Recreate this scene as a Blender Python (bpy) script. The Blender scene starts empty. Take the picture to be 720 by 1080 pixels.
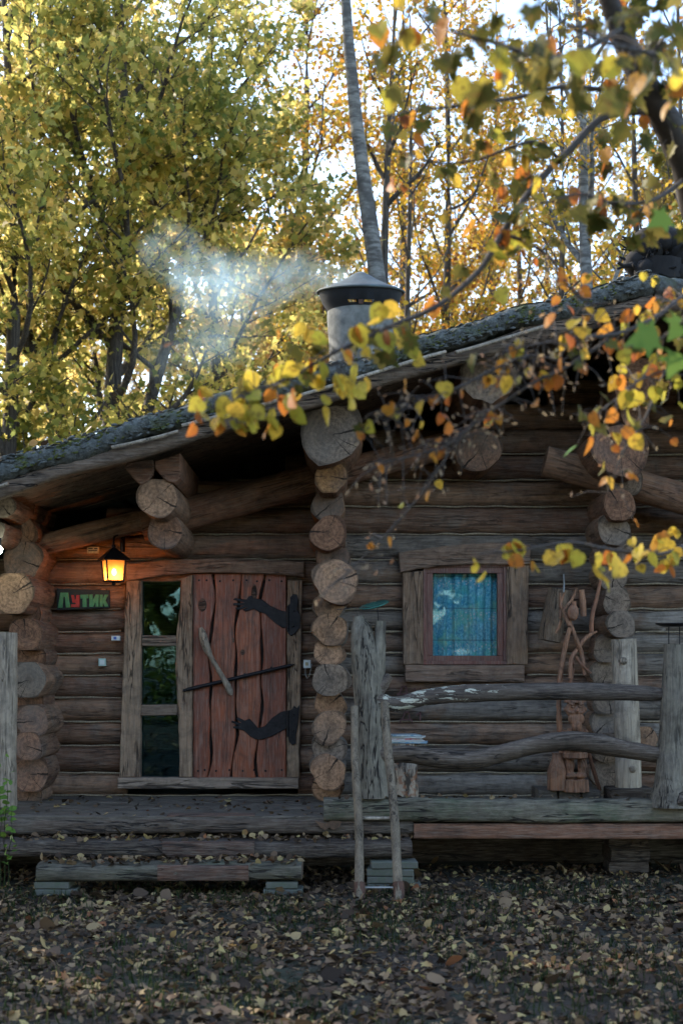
import bpy, bmesh, math, random
import numpy as np
from mathutils import Vector, Matrix
random.seed(7); RNG = np.random.default_rng(11)
R = math.radians
scene = bpy.context.scene
col = scene.collection

# ------------------------------------------------------------------ camera, sky, sun, exposure
CAM_Y, CAM_Z, F = -12.0, 1.6, 1500.0          # focal length in photograph pixels (720 x 1080)
cam_d = bpy.data.cameras.new('camera'); cam = bpy.data.objects.new('camera', cam_d); col.objects.link(cam)
cam.location = (0, CAM_Y, CAM_Z); cam.rotation_euler = (R(90), 0, 0)
cam_d.sensor_fit = 'VERTICAL'; cam_d.sensor_height = 36; cam_d.lens = F/1080*36
cam_d.shift_y = 160/1080
cam_d.clip_start = 0.05; cam_d.clip_end = 2000
cam_d.dof.use_dof = True; cam_d.dof.focus_distance = 11.2; cam_d.dof.aperture_fstop = 2.4
scene.camera = cam
SUN_EL, SUN_AZ = R(33), R(-56)                # azimuth measured from +Y, negative = to the left
sdir = Vector((math.sin(SUN_AZ)*math.cos(SUN_EL), math.cos(SUN_AZ)*math.cos(SUN_EL), math.sin(SUN_EL)))
w = bpy.data.worlds.new('World'); scene.world = w; w.use_nodes = True
nt = w.node_tree; bg = nt.nodes['Background']
sky = nt.nodes.new('ShaderNodeTexSky'); sky.sky_type = 'NISHITA'; sky.sun_disc = False
sky.sun_elevation = SUN_EL; sky.sun_rotation = SUN_AZ; sky.air_density = 1.0; sky.dust_density = 1.0; sky.ozone_density = 1.0
nt.links.new(sky.outputs[0], bg.inputs[0]); bg.inputs[1].default_value = 0.15
sd = bpy.data.lights.new('sun', 'SUN'); sd.energy = 2.0; sd.angle = R(0.6); sd.color = (1.0, .9, .74)
so = bpy.data.objects.new('sun', sd); col.objects.link(so); so.rotation_euler = sdir.to_track_quat('Z', 'Y').to_euler()
so.location = sdir*60
scene.view_settings.view_transform = 'Standard'; scene.view_settings.look = 'None'
scene.view_settings.gamma = 1; scene.view_settings.use_curve_mapping = False
scene.view_settings.exposure = 2.25
scene.cycles.max_bounces = 8; scene.cycles.diffuse_bounces = 4; scene.cycles.transmission_bounces = 6
scene.cycles.volume_bounces = 1; scene.cycles.sample_clamp_indirect = 6
scene.cycles.caustics_reflective = False; scene.cycles.caustics_refractive = False

# ------------------------------------------------------------------ helpers
def P(px, py, Y):
    d = Y - CAM_Y
    return Vector(((px-360)/F*d, Y, CAM_Z-(py-700)/F*d))
def ppm(Y): return F/(Y-CAM_Y)

class MB:
    def __init__(s): s.v = []; s.f = []; s.m = []; s.s = []
    def add(s, vs, fs, mi=0, smooth=True):
        b = len(s.v); s.v += [tuple(v) for v in vs]
        for f in fs: s.f.append(tuple(b+i for i in f)); s.m.append(mi); s.s.append(smooth)
    def box(s, c, d, mi=0, rot=None, bev=0.0):
        # chamfered box
        x, y, z = d[0]/2, d[1]/2, d[2]/2
        b = bev if bev else min(x, y, z)*0.12
        vs = []; idx = {}
        for sx in (-1, 1):
            for sy in (-1, 1):
                for sz in (-1, 1):
                    for k in range(3):
                        p = [sx*(x-b), sy*(y-b), sz*(z-b)]
                        p[k] = [sx*x, sy*y, sz*z][k]
                        idx[(sx, sy, sz, k)] = len(vs); vs.append(Vector(p))
        fs = []
        for k in range(3):
            a, c2 = [q for q in range(3) if q != k]
            for sg in (-1, 1):
                q = []
                for (u, v) in ((-1, -1), (1, -1), (1, 1), (-1, 1)):
                    t = [0, 0, 0]; t[k] = sg; t[a] = u; t[c2] = v; q.append(idx[(*t, k)])
                flip = (sg == 1) == (k == 1)
                fs.append(q[::-1] if flip else q)
        for k in range(3):   # edges: along axis k
            a, c2 = [q for q in range(3) if q != k]
            for u in (-1, 1):
                for v in (-1, 1):
                    def g(e, kk):
                        t = [0, 0, 0]; t[k] = e; t[a] = u; t[c2] = v; return idx[(*t, kk)]
                    fs.append((g(-1, a), g(1, a), g(1, c2), g(-1, c2)))
        for sx in (-1, 1):
            for sy in (-1, 1):
                for sz in (-1, 1): fs.append(tuple(idx[(sx, sy, sz, k)] for k in range(3)))
        if rot is not None: vs = [rot @ v for v in vs]
        vs = [v+Vector(c) for v in vs]
        s.add(vs, fs, mi, False)
    def sweep(s, path, prof, scales=None, up=(0, 0, 1), mi=0, mcap=None, smooth=True, jit=0.0, capdome=0.0, rnd=random):
        path = [Vector(p) for p in path]; n = len(prof); N = len(path)
        if scales is None: scales = [1]*N
        vs = []; fs = []
        upv = Vector(up)
        for i, p in enumerate(path):
            t = (path[min(i+1, N-1)]-path[max(i-1, 0)]).normalized()
            sd_ = t.cross(upv)
            if sd_.length < 1e-4: sd_ = t.cross(Vector((0, 1, 0.01)))
            sd_.normalize(); u2 = sd_.cross(t)
            sc = scales[i]; sx, sy = (sc if isinstance(sc, tuple) else (sc, sc))
            for (a, b) in prof:
                j = jit
                vs.append(p+sd_*(a*sx+rnd.uniform(-j, j))+u2*(b*sy+rnd.uniform(-j, j)))
        for i in range(N-1):
            for k in range(n):
                fs.append((i*n+k, i*n+(k+1) % n, (i+1)*n+(k+1) % n, (i+1)*n+k))
        s.add(vs, fs, mi, smooth)
        mc = mi if mcap is None else mcap
        for (i, rev) in ((0, True), (N-1, False)):
            t = (path[min(i+1, N-1)]-path[max(i-1, 0)]).normalized()*(1 if i else -1)
            cen = path[i]+t*capdome
            ring = [Vector(vs[i*n+k]) for k in range(n)]
            inner = [cen+(r-path[i])*.8 for r in ring]
            f2 = [tuple((k, (k+1) % n, n+(k+1) % n, n+k)) for k in range(n)]+[tuple(range(n, 2*n))]
            s.add(ring+inner, [f[::-1] for f in f2] if rev else f2, mc, False)
    def tube(s, path, radii, seg=8, mi=0, jit=0.0, mcap=None, rnd=random):
        if not isinstance(radii, (list, tuple)): radii = [radii]*len(path)
        prof = [(math.cos(2*math.pi*k/seg), math.sin(2*math.pi*k/seg)) for k in range(seg)]
        s.sweep(path, prof, radii, mi=mi, jit=jit, mcap=mcap, rnd=rnd)
    def prism(s, poly, y0, y1, mi=0, smooth=False, bev=0.0):
        # poly: (x,z) list; extruded from y0 (front) to y1 (back)
        n = len(poly)
        cx = sum(p[0] for p in poly)/n; cz = sum(p[1] for p in poly)/n
        if bev:
            ins = []
            for i in range(n):
                a = Vector(poly[i-1]); b = Vector(poly[i]); c = Vector(poly[(i+1) % n])
                d = ((b-a).normalized()-(c-b).normalized())
                e1 = (b-a).normalized(); e2 = (c-b).normalized()
                nn = Vector((-e1.y-e2.y, e1.x+e2.x))
                if nn.length < 1e-5: nn = Vector((-e1.y, e1.x))
                nn.normalize(); ins.append((b.x+nn.x*bev*s.orient(poly), b.y+nn.y*bev*s.orient(poly)))
            vs = [(x, y0, z) for x, z in ins]+[(x, y0+bev, z) for x, z in poly]+[(x, y1, z) for x, z in poly]
            fs = [tuple(range(n))]+[(k, (k+1) % n, n+(k+1) % n, n+k) for k in range(n)]+[(n+k, n+(k+1) % n, 2*n+(k+1) % n, 2*n+k) for k in range(n)]+[tuple(range(3*n-1, 2*n-1, -1))]
        else:
            vs = [(x, y0, z) for x, z in poly]+[(x, y1, z) for x, z in poly]
            fs = [tuple(range(n)), tuple(range(2*n-1, n-1, -1))]+[(k, (k+1) % n, n+(k+1) % n, n+k) for k in range(n)]
        s.add(vs, fs, mi, smooth)
    @staticmethod
    def orient(poly):
        a = sum(poly[i-1][0]*poly[i][1]-poly[i][0]*poly[i-1][1] for i in range(len(poly)))
        return 1 if a > 0 else -1
    def lathe(s, prof, c, seg=24, mi=0, axis='Z'):
        vs = []; fs = []
        for (r, z) in prof:
            for k in range(seg):
                a = 2*math.pi*k/seg; vs.append((c[0]+r*math.cos(a), c[1]+r*math.sin(a), c[2]+z))
        for i in range(len(prof)-1):
            for k in range(seg): fs.append((i*seg+k, i*seg+(k+1) % seg, (i+1)*seg+(k+1) % seg, (i+1)*seg+k))
        s.add(vs, fs, mi, True)
    def ball(s, c, r, mi=0, seg=14, rings=9, rot=None):
        vs = []; fs = []
        r = Vector(r) if not isinstance(r, (int, float)) else Vector((r, r, r))
        for i in range(rings+1):
            th = math.pi*i/rings
            for k in range(seg):
                a = 2*math.pi*k/seg
                v = Vector((r.x*math.sin(th)*math.cos(a), r.y*math.sin(th)*math.sin(a), r.z*math.cos(th)))
                if rot is not None: v = rot @ v
                vs.append(v+Vector(c))
        for i in range(rings):
            for k in range(seg): fs.append((i*seg+k, (i+1)*seg+k, (i+1)*seg+(k+1) % seg, i*seg+(k+1) % seg))
        s.add(vs, fs, mi, True)
    def build(s, name, mats, parent=None, merge=False):
        me = bpy.data.meshes.new(name); me.from_pydata(s.v, [], s.f)
        if not isinstance(mats, (list, tuple)): mats = [mats]
        for m in mats: me.materials.append(m)
        me.polygons.foreach_set('material_index', s.m); me.polygons.foreach_set('use_smooth', s.s)
        if merge:
            bm = bmesh.new(); bm.from_mesh(me); bmesh.ops.remove_doubles(bm, verts=bm.verts, dist=1e-5)
            bmesh.ops.recalc_face_normals(bm, faces=bm.faces); bm.to_mesh(me); bm.free()
        me.update()
        o = bpy.data.objects.new(name, me); col.objects.link(o)
        if parent is not None: attach(o, parent)
        return o
def wloc(o):
    return (wloc(o.parent) if o.parent else Vector((0, 0, 0))) + (o.location if not o.parent else Vector((0, 0, 0)))
def attach(o, parent):
    o.parent = parent
    r = parent
    m = Matrix.Identity(4)
    chain = []
    while r is not None: chain.append(r); r = r.parent
    # world matrix of parent = product of (parent_inverse * basis) down the chain
    m = Matrix.Identity(4)
    for c in reversed(chain):
        m = m @ (c.matrix_parent_inverse if c.parent else Matrix.Identity(4)) @ c.matrix_basis
    o.matrix_parent_inverse = m.inverted()
def tag(o, label=None, cat=None, group=None, kind=None):
    if label: o['label'] = label
    if cat: o['category'] = cat
    if group: o['group'] = group
    if kind: o['kind'] = kind
    return o
def empty(name, loc, label, cat, group=None):
    o = bpy.data.objects.new(name, None); col.objects.link(o); o.location = loc; o.empty_display_size = .2
    return tag(o, label, cat, group)
def copy_tree(o, parent=None):
    c = o.copy(); col.objects.link(c)
    if parent is not None: c.parent = parent; c.matrix_parent_inverse = o.matrix_parent_inverse.copy()
    for ch in list(o.children): copy_tree(ch, c)
    return c

# ------------------------------------------------------------------ materials
class NT:
    def __init__(s, name):
        s.mat = bpy.data.materials.new(name); s.mat.use_nodes = True; s.t = s.mat.node_tree
        s.b = s.t.nodes['Principled BSDF']; s.out = s.t.nodes['Material Output']
    def n(s, typ, **kw):
        nd = s.t.nodes.new(typ)
        for k, v in kw.items():
            if k.startswith('i_'):
                nd.inputs[k[2:].replace('_', ' ')].default_value = v
            else: setattr(nd, k, v)
        return nd
    def l(s, a, b): s.t.links.new(a, b)
    def math(s, op, a, b=None, c=None):
        nd = s.t.nodes.new('ShaderNodeMath'); nd.operation = op
        for i, x in enumerate((a, b, c)):
            if x is None: continue
            if isinstance(x, (int, float)): nd.inputs[i].default_value = x
            else: s.l(x, nd.inputs[i])
        return nd.outputs[0]
    def mix(s, fac, a, b, blend='MIX'):
        nd = s.t.nodes.new('ShaderNodeMix'); nd.data_type = 'RGBA'; nd.blend_type = blend
        for sock, x in ((nd.inputs['Factor'], fac), (nd.inputs['A'], a), (nd.inputs['B'], b)):
            if isinstance(x, (int, float)): sock.default_value = x
            elif isinstance(x, tuple): sock.default_value = (*x, 1) if len(x) == 3 else x
            else: s.l(x, sock)
        return nd.outputs['Result']
    def ramp(s, fac, stops):
        nd = s.t.nodes.new('ShaderNodeValToRGB'); s.l(fac, nd.inputs[0]); e = nd.color_ramp.elements
        while len(e) > 1: e.remove(e[-1])
        for i, (p, c) in enumerate(stops):
            x = e[0] if i == 0 else e.new(p)
            x.position = p; c = (c, c, c) if isinstance(c, (int, float)) else c; x.color = (*c, 1)
        return nd.outputs[0]
    def noise(s, vec, scale, detail=4, rough=.6, dist=0):
        nd = s.n('ShaderNodeTexNoise'); nd.inputs['Scale'].default_value = scale; nd.inputs['Detail'].default_value = detail
        nd.inputs['Roughness'].default_value = rough; nd.inputs['Distortion'].default_value = dist
        if vec is not None: s.l(vec, nd.inputs['Vector'])
        return nd.outputs['Fac']
    def coords(s, scale=(1, 1, 1), rnd=True):
        tc = s.n('ShaderNodeTexCoord'); mp = s.n('ShaderNodeMapping'); mp.inputs['Scale'].default_value = scale
        if rnd:
            oi = s.n('ShaderNodeObjectInfo'); va = s.n('ShaderNodeVectorMath', operation='ADD')
            cx = s.n('ShaderNodeCombineXYZ'); m1 = s.math('MULTIPLY', oi.outputs['Random'], 37.0); m2 = s.math('MULTIPLY', oi.outputs['Random'], 91.0)
            s.l(m1, cx.inputs[0]); s.l(m2, cx.inputs[1]); s.l(m1, cx.inputs[2])
            s.l(tc.outputs['Object'], va.inputs[0]); s.l(cx.outputs[0], va.inputs[1]); s.l(va.outputs[0], mp.inputs[0])
        else: s.l(tc.outputs['Object'], mp.inputs[0])
        return mp.outputs[0]
    def bump(s, h, strength=.5, dist=.01):
        b = s.n('ShaderNodeBump'); b.inputs['Strength'].default_value = strength; b.inputs['Distance'].default_value = dist
        s.l(h, b.inputs['Height']); s.l(b.outputs[0], s.b.inputs['Normal'])
    def rough(s, v): s.b.inputs['Roughness'].default_value = v

def wood(name, c1, c2, dark=(.02, .015, .012), axis='X', var=.5, rough=.85, bump=.6, cracks=.5, patch=None, k=1.0, spec=.3):
    m = NT(name)
    st = {'X': (1.2, 16, 16), 'Y': (16, 1.2, 16), 'Z': (16, 16, 1.2)}[axis]
    st = tuple(x*k for x in st)
    v = m.coords(st); v2 = m.coords((1, 1, 1))
    st3 = {'X': (.8, 5, 5), 'Y': (5, .8, 5), 'Z': (5, 5, .8)}[axis]
    v3 = m.coords(st3)
    g = m.noise(v, 2.2, 8, .65, .6); g2 = m.noise(v, 6, 6, .7, .3); big = m.noise(v3, 1.0, 5, .6, .4)
    oi = m.n('ShaderNodeObjectInfo')
    a = m.math('ADD', m.math('MULTIPLY', m.math('SUBTRACT', oi.outputs['Random'], .5), var), big)
    base = m.mix(m.ramp(a, [(.3, 0), (.72, 1)]), c1, c2)
    if patch:
        pn = m.noise(v2, 3.0, 5, .65)
        base = m.mix(m.ramp(pn, [(.52, 0), (.68, .8)]), base, patch)
    base = m.mix(m.ramp(g, [(.3, 1), (.6, 0)]), base, m.mix(.55, base, dark))
    blot = m.noise(v2, 7.5, 6, .7, .5); base = m.mix(m.ramp(blot, [(.44, 0), (.66, .75)]), base, m.mix(.7, base, dark))
    base = m.mix(m.ramp(g2, [(.45, 0), (.72, .5)]), base, m.mix(.55, base, (.46, .38, .30)))
    cr = m.noise(v, 1.1, 3, .5, 1.2)
    crm = m.ramp(m.math('ABSOLUTE', m.math('SUBTRACT', cr, .5)), [(.0, 1), (.012, 1), (.03, 0)])
    gate = m.ramp(m.noise(v3, 1.7, 2), [(.5, 0), (.56, 1)])
    cm = m.math('MULTIPLY', m.math('MULTIPLY', crm, gate), cracks)
    base = m.mix(cm, base, dark)
    m.l(base, m.b.inputs['Base Color']); m.rough(rough); m.b.inputs['Specular IOR Level'].default_value = spec
    h = m.math('SUBTRACT', m.math('ADD', m.math('MULTIPLY', g, .8), m.math('MULTIPLY', g2, .35)), m.math('MULTIPLY', cm, 1.3))
    m.bump(m.math('ADD', h, m.math('MULTIPLY', big, .9)), min(1.0, bump*1.4), .022)
    return m.mat
def endgrain(name, c1, c2, dark=(.02, .014, .01), freq=160, crackw=.004):
    m = NT(name)
    tc = m.n('ShaderNodeTexCoord'); sp = m.n('ShaderNodeSeparateXYZ'); m.l(tc.outputs['Object'], sp.inputs[0])
    v = m.coords((1, 1, 1)); n1 = m.noise(v, 9, 4); n2 = m.noise(v, 45, 6, .7); n0 = m.noise(v, 3.0, 3)
    oi = m.n('ShaderNodeObjectInfo'); rnd = oi.outputs['Random']
    y = m.math('ADD', sp.outputs[1], m.math('MULTIPLY', m.math('SUBTRACT', rnd, .5), .03)); z = sp.outputs[2]
    r = m.math('SQRT', m.math('ADD', m.math('MULTIPLY', y, y), m.math('MULTIPLY', z, z)))
    rd = m.math('ADD', r, m.math('MULTIPLY', n0, .12))
    rings = m.math('SINE', m.math('MULTIPLY', rd, freq))
    rings2 = m.math('SINE', m.math('MULTIPLY', rd, freq*2.7))
    tone = m.math('ADD', m.math('MULTIPLY', rings, .15), m.math('ADD', m.math('MULTIPLY', n0, 1.0), m.math('MULTIPLY', rings2, .12)))
    base = m.mix(m.ramp(tone, [(.1, 0), (.9, 1)]), c1, c2)
    base = m.mix(m.ramp(n2, [(.38, .75), (.56, 0)]), base, m.mix(.7, base, dark))
    base = m.mix(m.ramp(n1, [(.5, 0), (.68, .6)]), base, m.mix(.65, base, dark))
    base = m.mix(m.ramp(m.math('ADD', n0, m.math('MULTIPLY', rnd, .3)), [(.55, 0), (.9, .6)]), base, (.15, .13, .11))
    rr = m.math('DIVIDE', r, oi.outputs['Color'])
    rr = m.math('ADD', rr, m.math('MULTIPLY', m.math('SUBTRACT', n1, .5), .16))
    base = m.mix(m.ramp(rr, [(.9, 0), (.97, .75)]), base, m.mix(.75, base, dark))
    base = m.mix(m.ramp(rr, [(.05, .55), (.35, 0)]), base, m.mix(.6, base, dark))
    cm = None
    for (kk, off) in ((6.283, 0.0), (17.3, 1.9), (41.7, 3.6)):
        ang = m.math('ADD', m.math('MULTIPLY', rnd, kk), off)
        ca = m.math('COSINE', ang); sa = m.math('SINE', ang)
        wob = m.math('MULTIPLY', m.math('SUBTRACT', n1, .5), .05)
        pr = m.math('ADD', m.math('SUBTRACT', m.math('MULTIPLY', y, sa), m.math('MULTIPLY', z, ca)), wob)
        al = m.math('ADD', m.math('MULTIPLY', y, ca), m.math('MULTIPLY', z, sa))
        ww = m.math('MULTIPLY', m.math('MAXIMUM', al, 0.0), .05 if off == 0 else .02)
        one = m.math('LESS_THAN', m.math('ABSOLUTE', pr), m.math('ADD', ww, .0012 if off == 0 else .0))
        one = m.math('MULTIPLY', one, m.math('GREATER_THAN', al, -.004))
        cm = one if cm is None else m.math('MAXIMUM', cm, one)
    base = m.mix(m.math('MULTIPLY', cm, .92), base, dark)
    m.l(base, m.b.inputs['Base Color']); m.rough(.9); m.b.inputs['Specular IOR Level'].default_value = .2
    m.bump(m.math('SUBTRACT', m.math('ADD', m.math('MULTIPLY', rings, .15), n2), m.math('MULTIPLY', cm, 3.0)), .5, .006)
    return m.mat
def plain(name, c, rough=.6, metal=0, nscale=12, var=.25, bump=.2, c2=None):
    m = NT(name); v = m.coords((1, 1, 1)); n = m.noise(v, nscale, 6, .65)
    c2 = c2 or tuple(x*(1-var) for x in c)
    m.l(m.mix(m.ramp(n, [(.35, 0), (.65, 1)]), c, c2), m.b.inputs['Base Color']); m.rough(rough)
    m.b.inputs['Metallic'].default_value = metal; m.bump(n, bump, .006)
    return m.mat
def leafmat(name, stops, trans=.5, nscale=.5, clump=.35, vein=False, gloss=.45, spots=False, val=1.9, sat=.9):
    """stops: colour ramp over a random value per leaf, shifted by a slow noise so clumps differ"""
    m = NT(name)
    g = m.n('ShaderNodeNewGeometry'); v = m.coords((1, 1, 1), rnd=True); n = m.noise(v, nscale, 3)
    f = m.math('ADD', g.outputs['Random Per Island'], m.math('MULTIPLY', m.math('SUBTRACT', n, .5), clump*4))
    c = m.ramp(f, stops)
    if spots:
        s2 = m.noise(v, 60, 4, .6); c = m.mix(m.ramp(s2, [(.54, 0), (.64, .75)]), c, (.13, .06, .02))
        s3 = m.noise(v, 18, 3, .6); c = m.mix(m.ramp(s3, [(.45, 0), (.7, .45)]), c, (.28, .2, .03))
    d = m.n('ShaderNodeBsdfPrincipled'); m.l(c, d.inputs['Base Color']); d.inputs['Roughness'].default_value = gloss
    d.inputs['Specular IOR Level'].default_value = .12
    t = m.n('ShaderNodeBsdfTranslucent'); tc = m.mix(1.0, c, (1.0, .93, .66), 'MULTIPLY')
    hs = m.n('ShaderNodeHueSaturation'); hs.inputs['Value'].default_value = val; hs.inputs['Saturation'].default_value = sat
    m.l(tc, hs.inputs['Color']); m.l(hs.outputs[0], t.inputs[0])
    mx = m.n('ShaderNodeMixShader'); mx.inputs[0].default_value = trans
    m.l(d.outputs[0], mx.inputs[1]); m.l(t.outputs[0], mx.inputs[2]); m.l(mx.outputs[0], m.out.inputs['Surface'])
    return m.mat

M = {}
M['log_dark'] = wood('log_dark', (.17, .085, .05), (.33, .19, .115), patch=(.16, .13, .105))
M['log_grey'] = wood('log_grey', (.19, .155, .125), (.32, .275, .23), patch=(.19, .11, .065))
M['log_red'] = wood('log_red', (.25, .115, .065), (.37, .2, .11), patch=(.14, .08, .05))
M['end_tan'] = endgrain('end_tan', (.44, .25, .14), (.26, .135, .075))
M['end_grey'] = endgrain('end_grey', (.28, .20, .14), (.16, .11, .075))
M['end_red'] = endgrain('end_red', (.31, .16, .09), (.16, .075, .045))
M['end_orange'] = endgrain('end_orange', (.45, .24, .10), (.20, .09, .045))
M['frame_wood'] = wood('frame_wood', (.25, .15, .09), (.37, .245, .155), axis='Z', cracks=.8)
M['frame_wood_x'] = wood('frame_wood_x', (.22, .15, .105), (.33, .24, .175), axis='X', cracks=.8)
M['lintel_wood'] = wood('lintel_wood', (.22, .13, .085), (.3, .19, .13), axis='X', cracks=.6)
M['door_wood'] = wood('door_wood', (.21, .042, .012), (.32, .078, .022), dark=(.03, .012, .008), axis='Z', rough=.5, bump=.25, cracks=.45, k=.7, spec=.5)
M['window_red'] = wood('window_red', (.12, .03, .018), (.16, .045, .027), dark=(.03, .012, .01), axis='Z', rough=.45, bump=.15, cracks=.15, spec=.5)
M['deck'] = wood('deck', (.10, .08, .06), (.165, .135, .105), axis='X', patch=(.10, .085, .07))
M['beam_grey'] = wood('beam_grey', (.10, .088, .06), (.17, .145, .10), axis='X', patch=(.09, .11, .06), cracks=.9)
M['beam_dark'] = wood('beam_dark', (.048, .031, .021), (.09, .06, .042), axis='X', patch=(.11, .092, .07), cracks=.9)
M['beam_red'] = wood('beam_red', (.16, .068, .036), (.23, .105, .06), axis='X', cracks=.4)
M['patch_red'] = wood('patch_red', (.075, .038, .026), (.14, .068, .042), axis='X', patch=(.06, .04, .035), cracks=.8)
M['post_grey'] = wood('post_grey', (.13, .11, .08), (.25, .215, .16), axis='Z', patch=(.10, .085, .07), cracks=1)
M['post_pale'] = wood('post_pale', (.36, .28, .2), (.48, .39, .29), axis='Z', cracks=.5)
M['pole'] = wood('pole', (.17, .125, .08), (.26, .2, .135), axis='Z', k=2, cracks=.7)
M['rail'] = wood('rail', (.065, .047, .036), (.13, .095, .072), axis='X', cracks=.9)
M['carving'] = wood('carving', (.27, .115, .06), (.36, .175, .095), axis='Z', cracks=.25, k=.7, bump=.3)
M['stick_red'] = wood('stick_red', (.30, .12, .06), (.4, .19, .1), axis='Z', k=1.5, cracks=.3)
M['bark_brown'] = wood('bark_brown', (.19, .12, .07), (.33, .23, .15), axis='Z', bump=1.0, cracks=1, k=1.5)
M['soffit'] = wood('soffit', (.13, .085, .055), (.22, .15, .1), axis='Y', cracks=.6)
M['fascia'] = wood('fascia', (.16, .105, .07), (.26, .18, .125), axis='X', cracks=1, patch=(.1, .075, .05))
M['root'] = wood('root', (.018, .013, .011), (.04, .028, .022), axis='Z')
M['root_bark'] = None
M['iron'] = plain('iron', (.028, .026, .028), .5, .75, 30, .5, .5)
M['root_bark'] = plain('root_bark', (.014, .011, .010), .95, 0, 25, .5, 1)
M['black'] = plain('black', (.012, .012, .012), .8)
M['rust'] = plain('rust', (.11, .05, .03), .8, .2, 20, .5, .5)
M['white_plastic'] = plain('white_plastic', (.6, .62, .6), .4, 0, 4, .1, .02)
M['green_plastic'] = plain('green_plastic', (.36, .5, .44), .4, 0, 4, .1, .02)
M['yellow_tag'] = plain('yellow_tag', (.42, .36, .2), .6, 0, 60, .5, .02)
M['sign_board'] = plain('sign_board', (.012, .02, .02), .7)
M['sign_green'] = plain('sign_green', (.06, .24, .10), .6, 0, 25, .25, .1)
M['sign_redp'] = plain('sign_redp', (.34, .025, .018), .6, 0, 25, .25, .1)
M['paint_mark'] = plain('paint_mark', (.12, .05, .045), .9, 0, 40, .5, .1)
M['cement'] = plain('cement', (.20, .195, .175), .95, 0, 9, .45, .8, c2=(.10, .10, .09))
M['block'] = plain('block', (.11, .105, .09), .95, 0, 14, .4, .5, c2=(.08, .09, .06))
M['cap_metal'] = plain('cap_metal', (.075, .095, .09), .65, .3, 10, .4, .4, c2=(.045, .05, .048))
M['cap_inside'] = plain('cap_inside', (.008, .009, .012), .8, .2)
M['peel'] = plain('peel', (.55, .53, .42), .8, 0, 40, .3, .4)
M['glass_green'] = plain('glass_green', (.04, .16, .12), .2, .3, 10, .3, .1)
M['caulk'] = plain('caulk', (.33, .26, .17), .95, 0, 60, .5, .6)
M['wire'] = plain('wire', (.35, .34, .32), .6)
M['twig'] = plain('twig', (.06, .045, .035), .8, 0, 30, .4, .3)
M['bark_tree'] = wood('bark_tree', (.045, .035, .028), (.09, .075, .06), axis='Z', bump=1, k=.6)
# pale tree bark with lichen and black scars
def birch():
    m = NT('bark_pale'); v = m.coords((2, 2, 9)); v1 = m.coords((1.2, 1.2, 1.2))
    a = m.noise(v, 1.6, 6, .7); b = m.noise(v1, 2.5, 5, .65)
    c = m.mix(m.ramp(a, [(.42, 0), (.58, 1)]), (.07, .062, .054), (.2, .19, .17))
    c = m.mix(m.ramp(b, [(.5, 0), (.62, .8)]), c, (.06, .055, .05))
    m.l(c, m.b.inputs['Base Color']); m.rough(.9); m.bump(a, .7, .02); return m.mat
M['bark_pale'] = birch()
def railpeel():
    m = bpy.data.materials['rail'].copy(); m.name = 'rail_peel'; q = NT.__new__(NT); q.mat = m; q.t = m.node_tree; q.b = q.t.nodes['Principled BSDF']; q.out = q.t.nodes['Material Output']
    old = q.b.inputs['Base Color'].links[0].from_socket
    tc = q.n('ShaderNodeTexCoord'); mp_ = q.n('ShaderNodeMapping'); mp_.inputs['Scale'].default_value = (5, 14, 26); q.l(tc.outputs['Object'], mp_.inputs[0])
    n = q.noise(mp_.outputs[0], 1.3, 6, .7, .4); sp = q.n('ShaderNodeSeparateXYZ'); q.l(tc.outputs['Object'], sp.inputs[0])
    gx = q.ramp(q.math('ADD', q.math('MULTIPLY', sp.outputs[0], .4), .5), [(.16, 0), (.22, 1), (.48, 1), (.66, 0)])
    k = q.ramp(q.math('ADD', q.math('MULTIPLY', gx, .12), n), [(.66, 0), (.67, 1)])
    k = q.math('MULTIPLY', k, q.math('GREATER_THAN', gx, .05))
    q.l(q.mix(k, old, (.5, .47, .36)), q.b.inputs['Base Color']); return m
M['rail_peel'] = railpeel()
def birchlog():
    m = NT('bark_birch_log'); v = m.coords((18, 18, 5)); v1 = m.coords((14, 14, 14))
    a = m.noise(v, 1.0, 5, .7); b = m.noise(v1, 1.3, 4, .6)
    c = m.mix(m.ramp(a, [(.45, 0), (.55, 1)]), (.06, .045, .035), (.42, .34, .26))
    c = m.mix(m.ramp(b, [(.52, 0), (.6, .7)]), c, (.28, .11, .05))
    m.l(c, m.b.inputs['Base Color']); m.rough(.9); m.bump(a, 1, .01); return m.mat
M['bark_birch_log'] = birchlog()
def roofmat():
    m = NT('roof_moss'); v = m.coords((1, 1, 1), False)
    n = m.noise(v, 26, 8, .75); n2 = m.noise(v, 3.2, 5, .65); n3 = m.noise(v, 90, 4, .7)
    c = m.mix(m.ramp(n, [(.35, 0), (.62, 1)]), (.04, .042, .038), (.16, .165, .15))
    c = m.mix(m.ramp(n3, [(.6, 0), (.72, .7)]), c, (.3, .32, .29))
    c = m.mix(m.ramp(n2, [(.52, 0), (.66, .8)]), c, (.07, .085, .02))
    m.l(c, m.b.inputs['Base Color']); m.rough(.95); m.bump(m.math('ADD', n, m.math('MULTIPLY', n3, .5)), 1, .02); return m.mat
M['roof'] = roofmat()
def mossmat():
    m = NT('moss'); v = m.coords((1, 1, 1), False); n = m.noise(v, 60, 6, .7)
    c = m.mix(n, (.05, .07, .012), (.16, .16, .04)); m.l(c, m.b.inputs['Base Color']); m.rough(1); m.bump(n, 1, .03); return m.mat
M['moss'] = mossmat()
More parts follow.
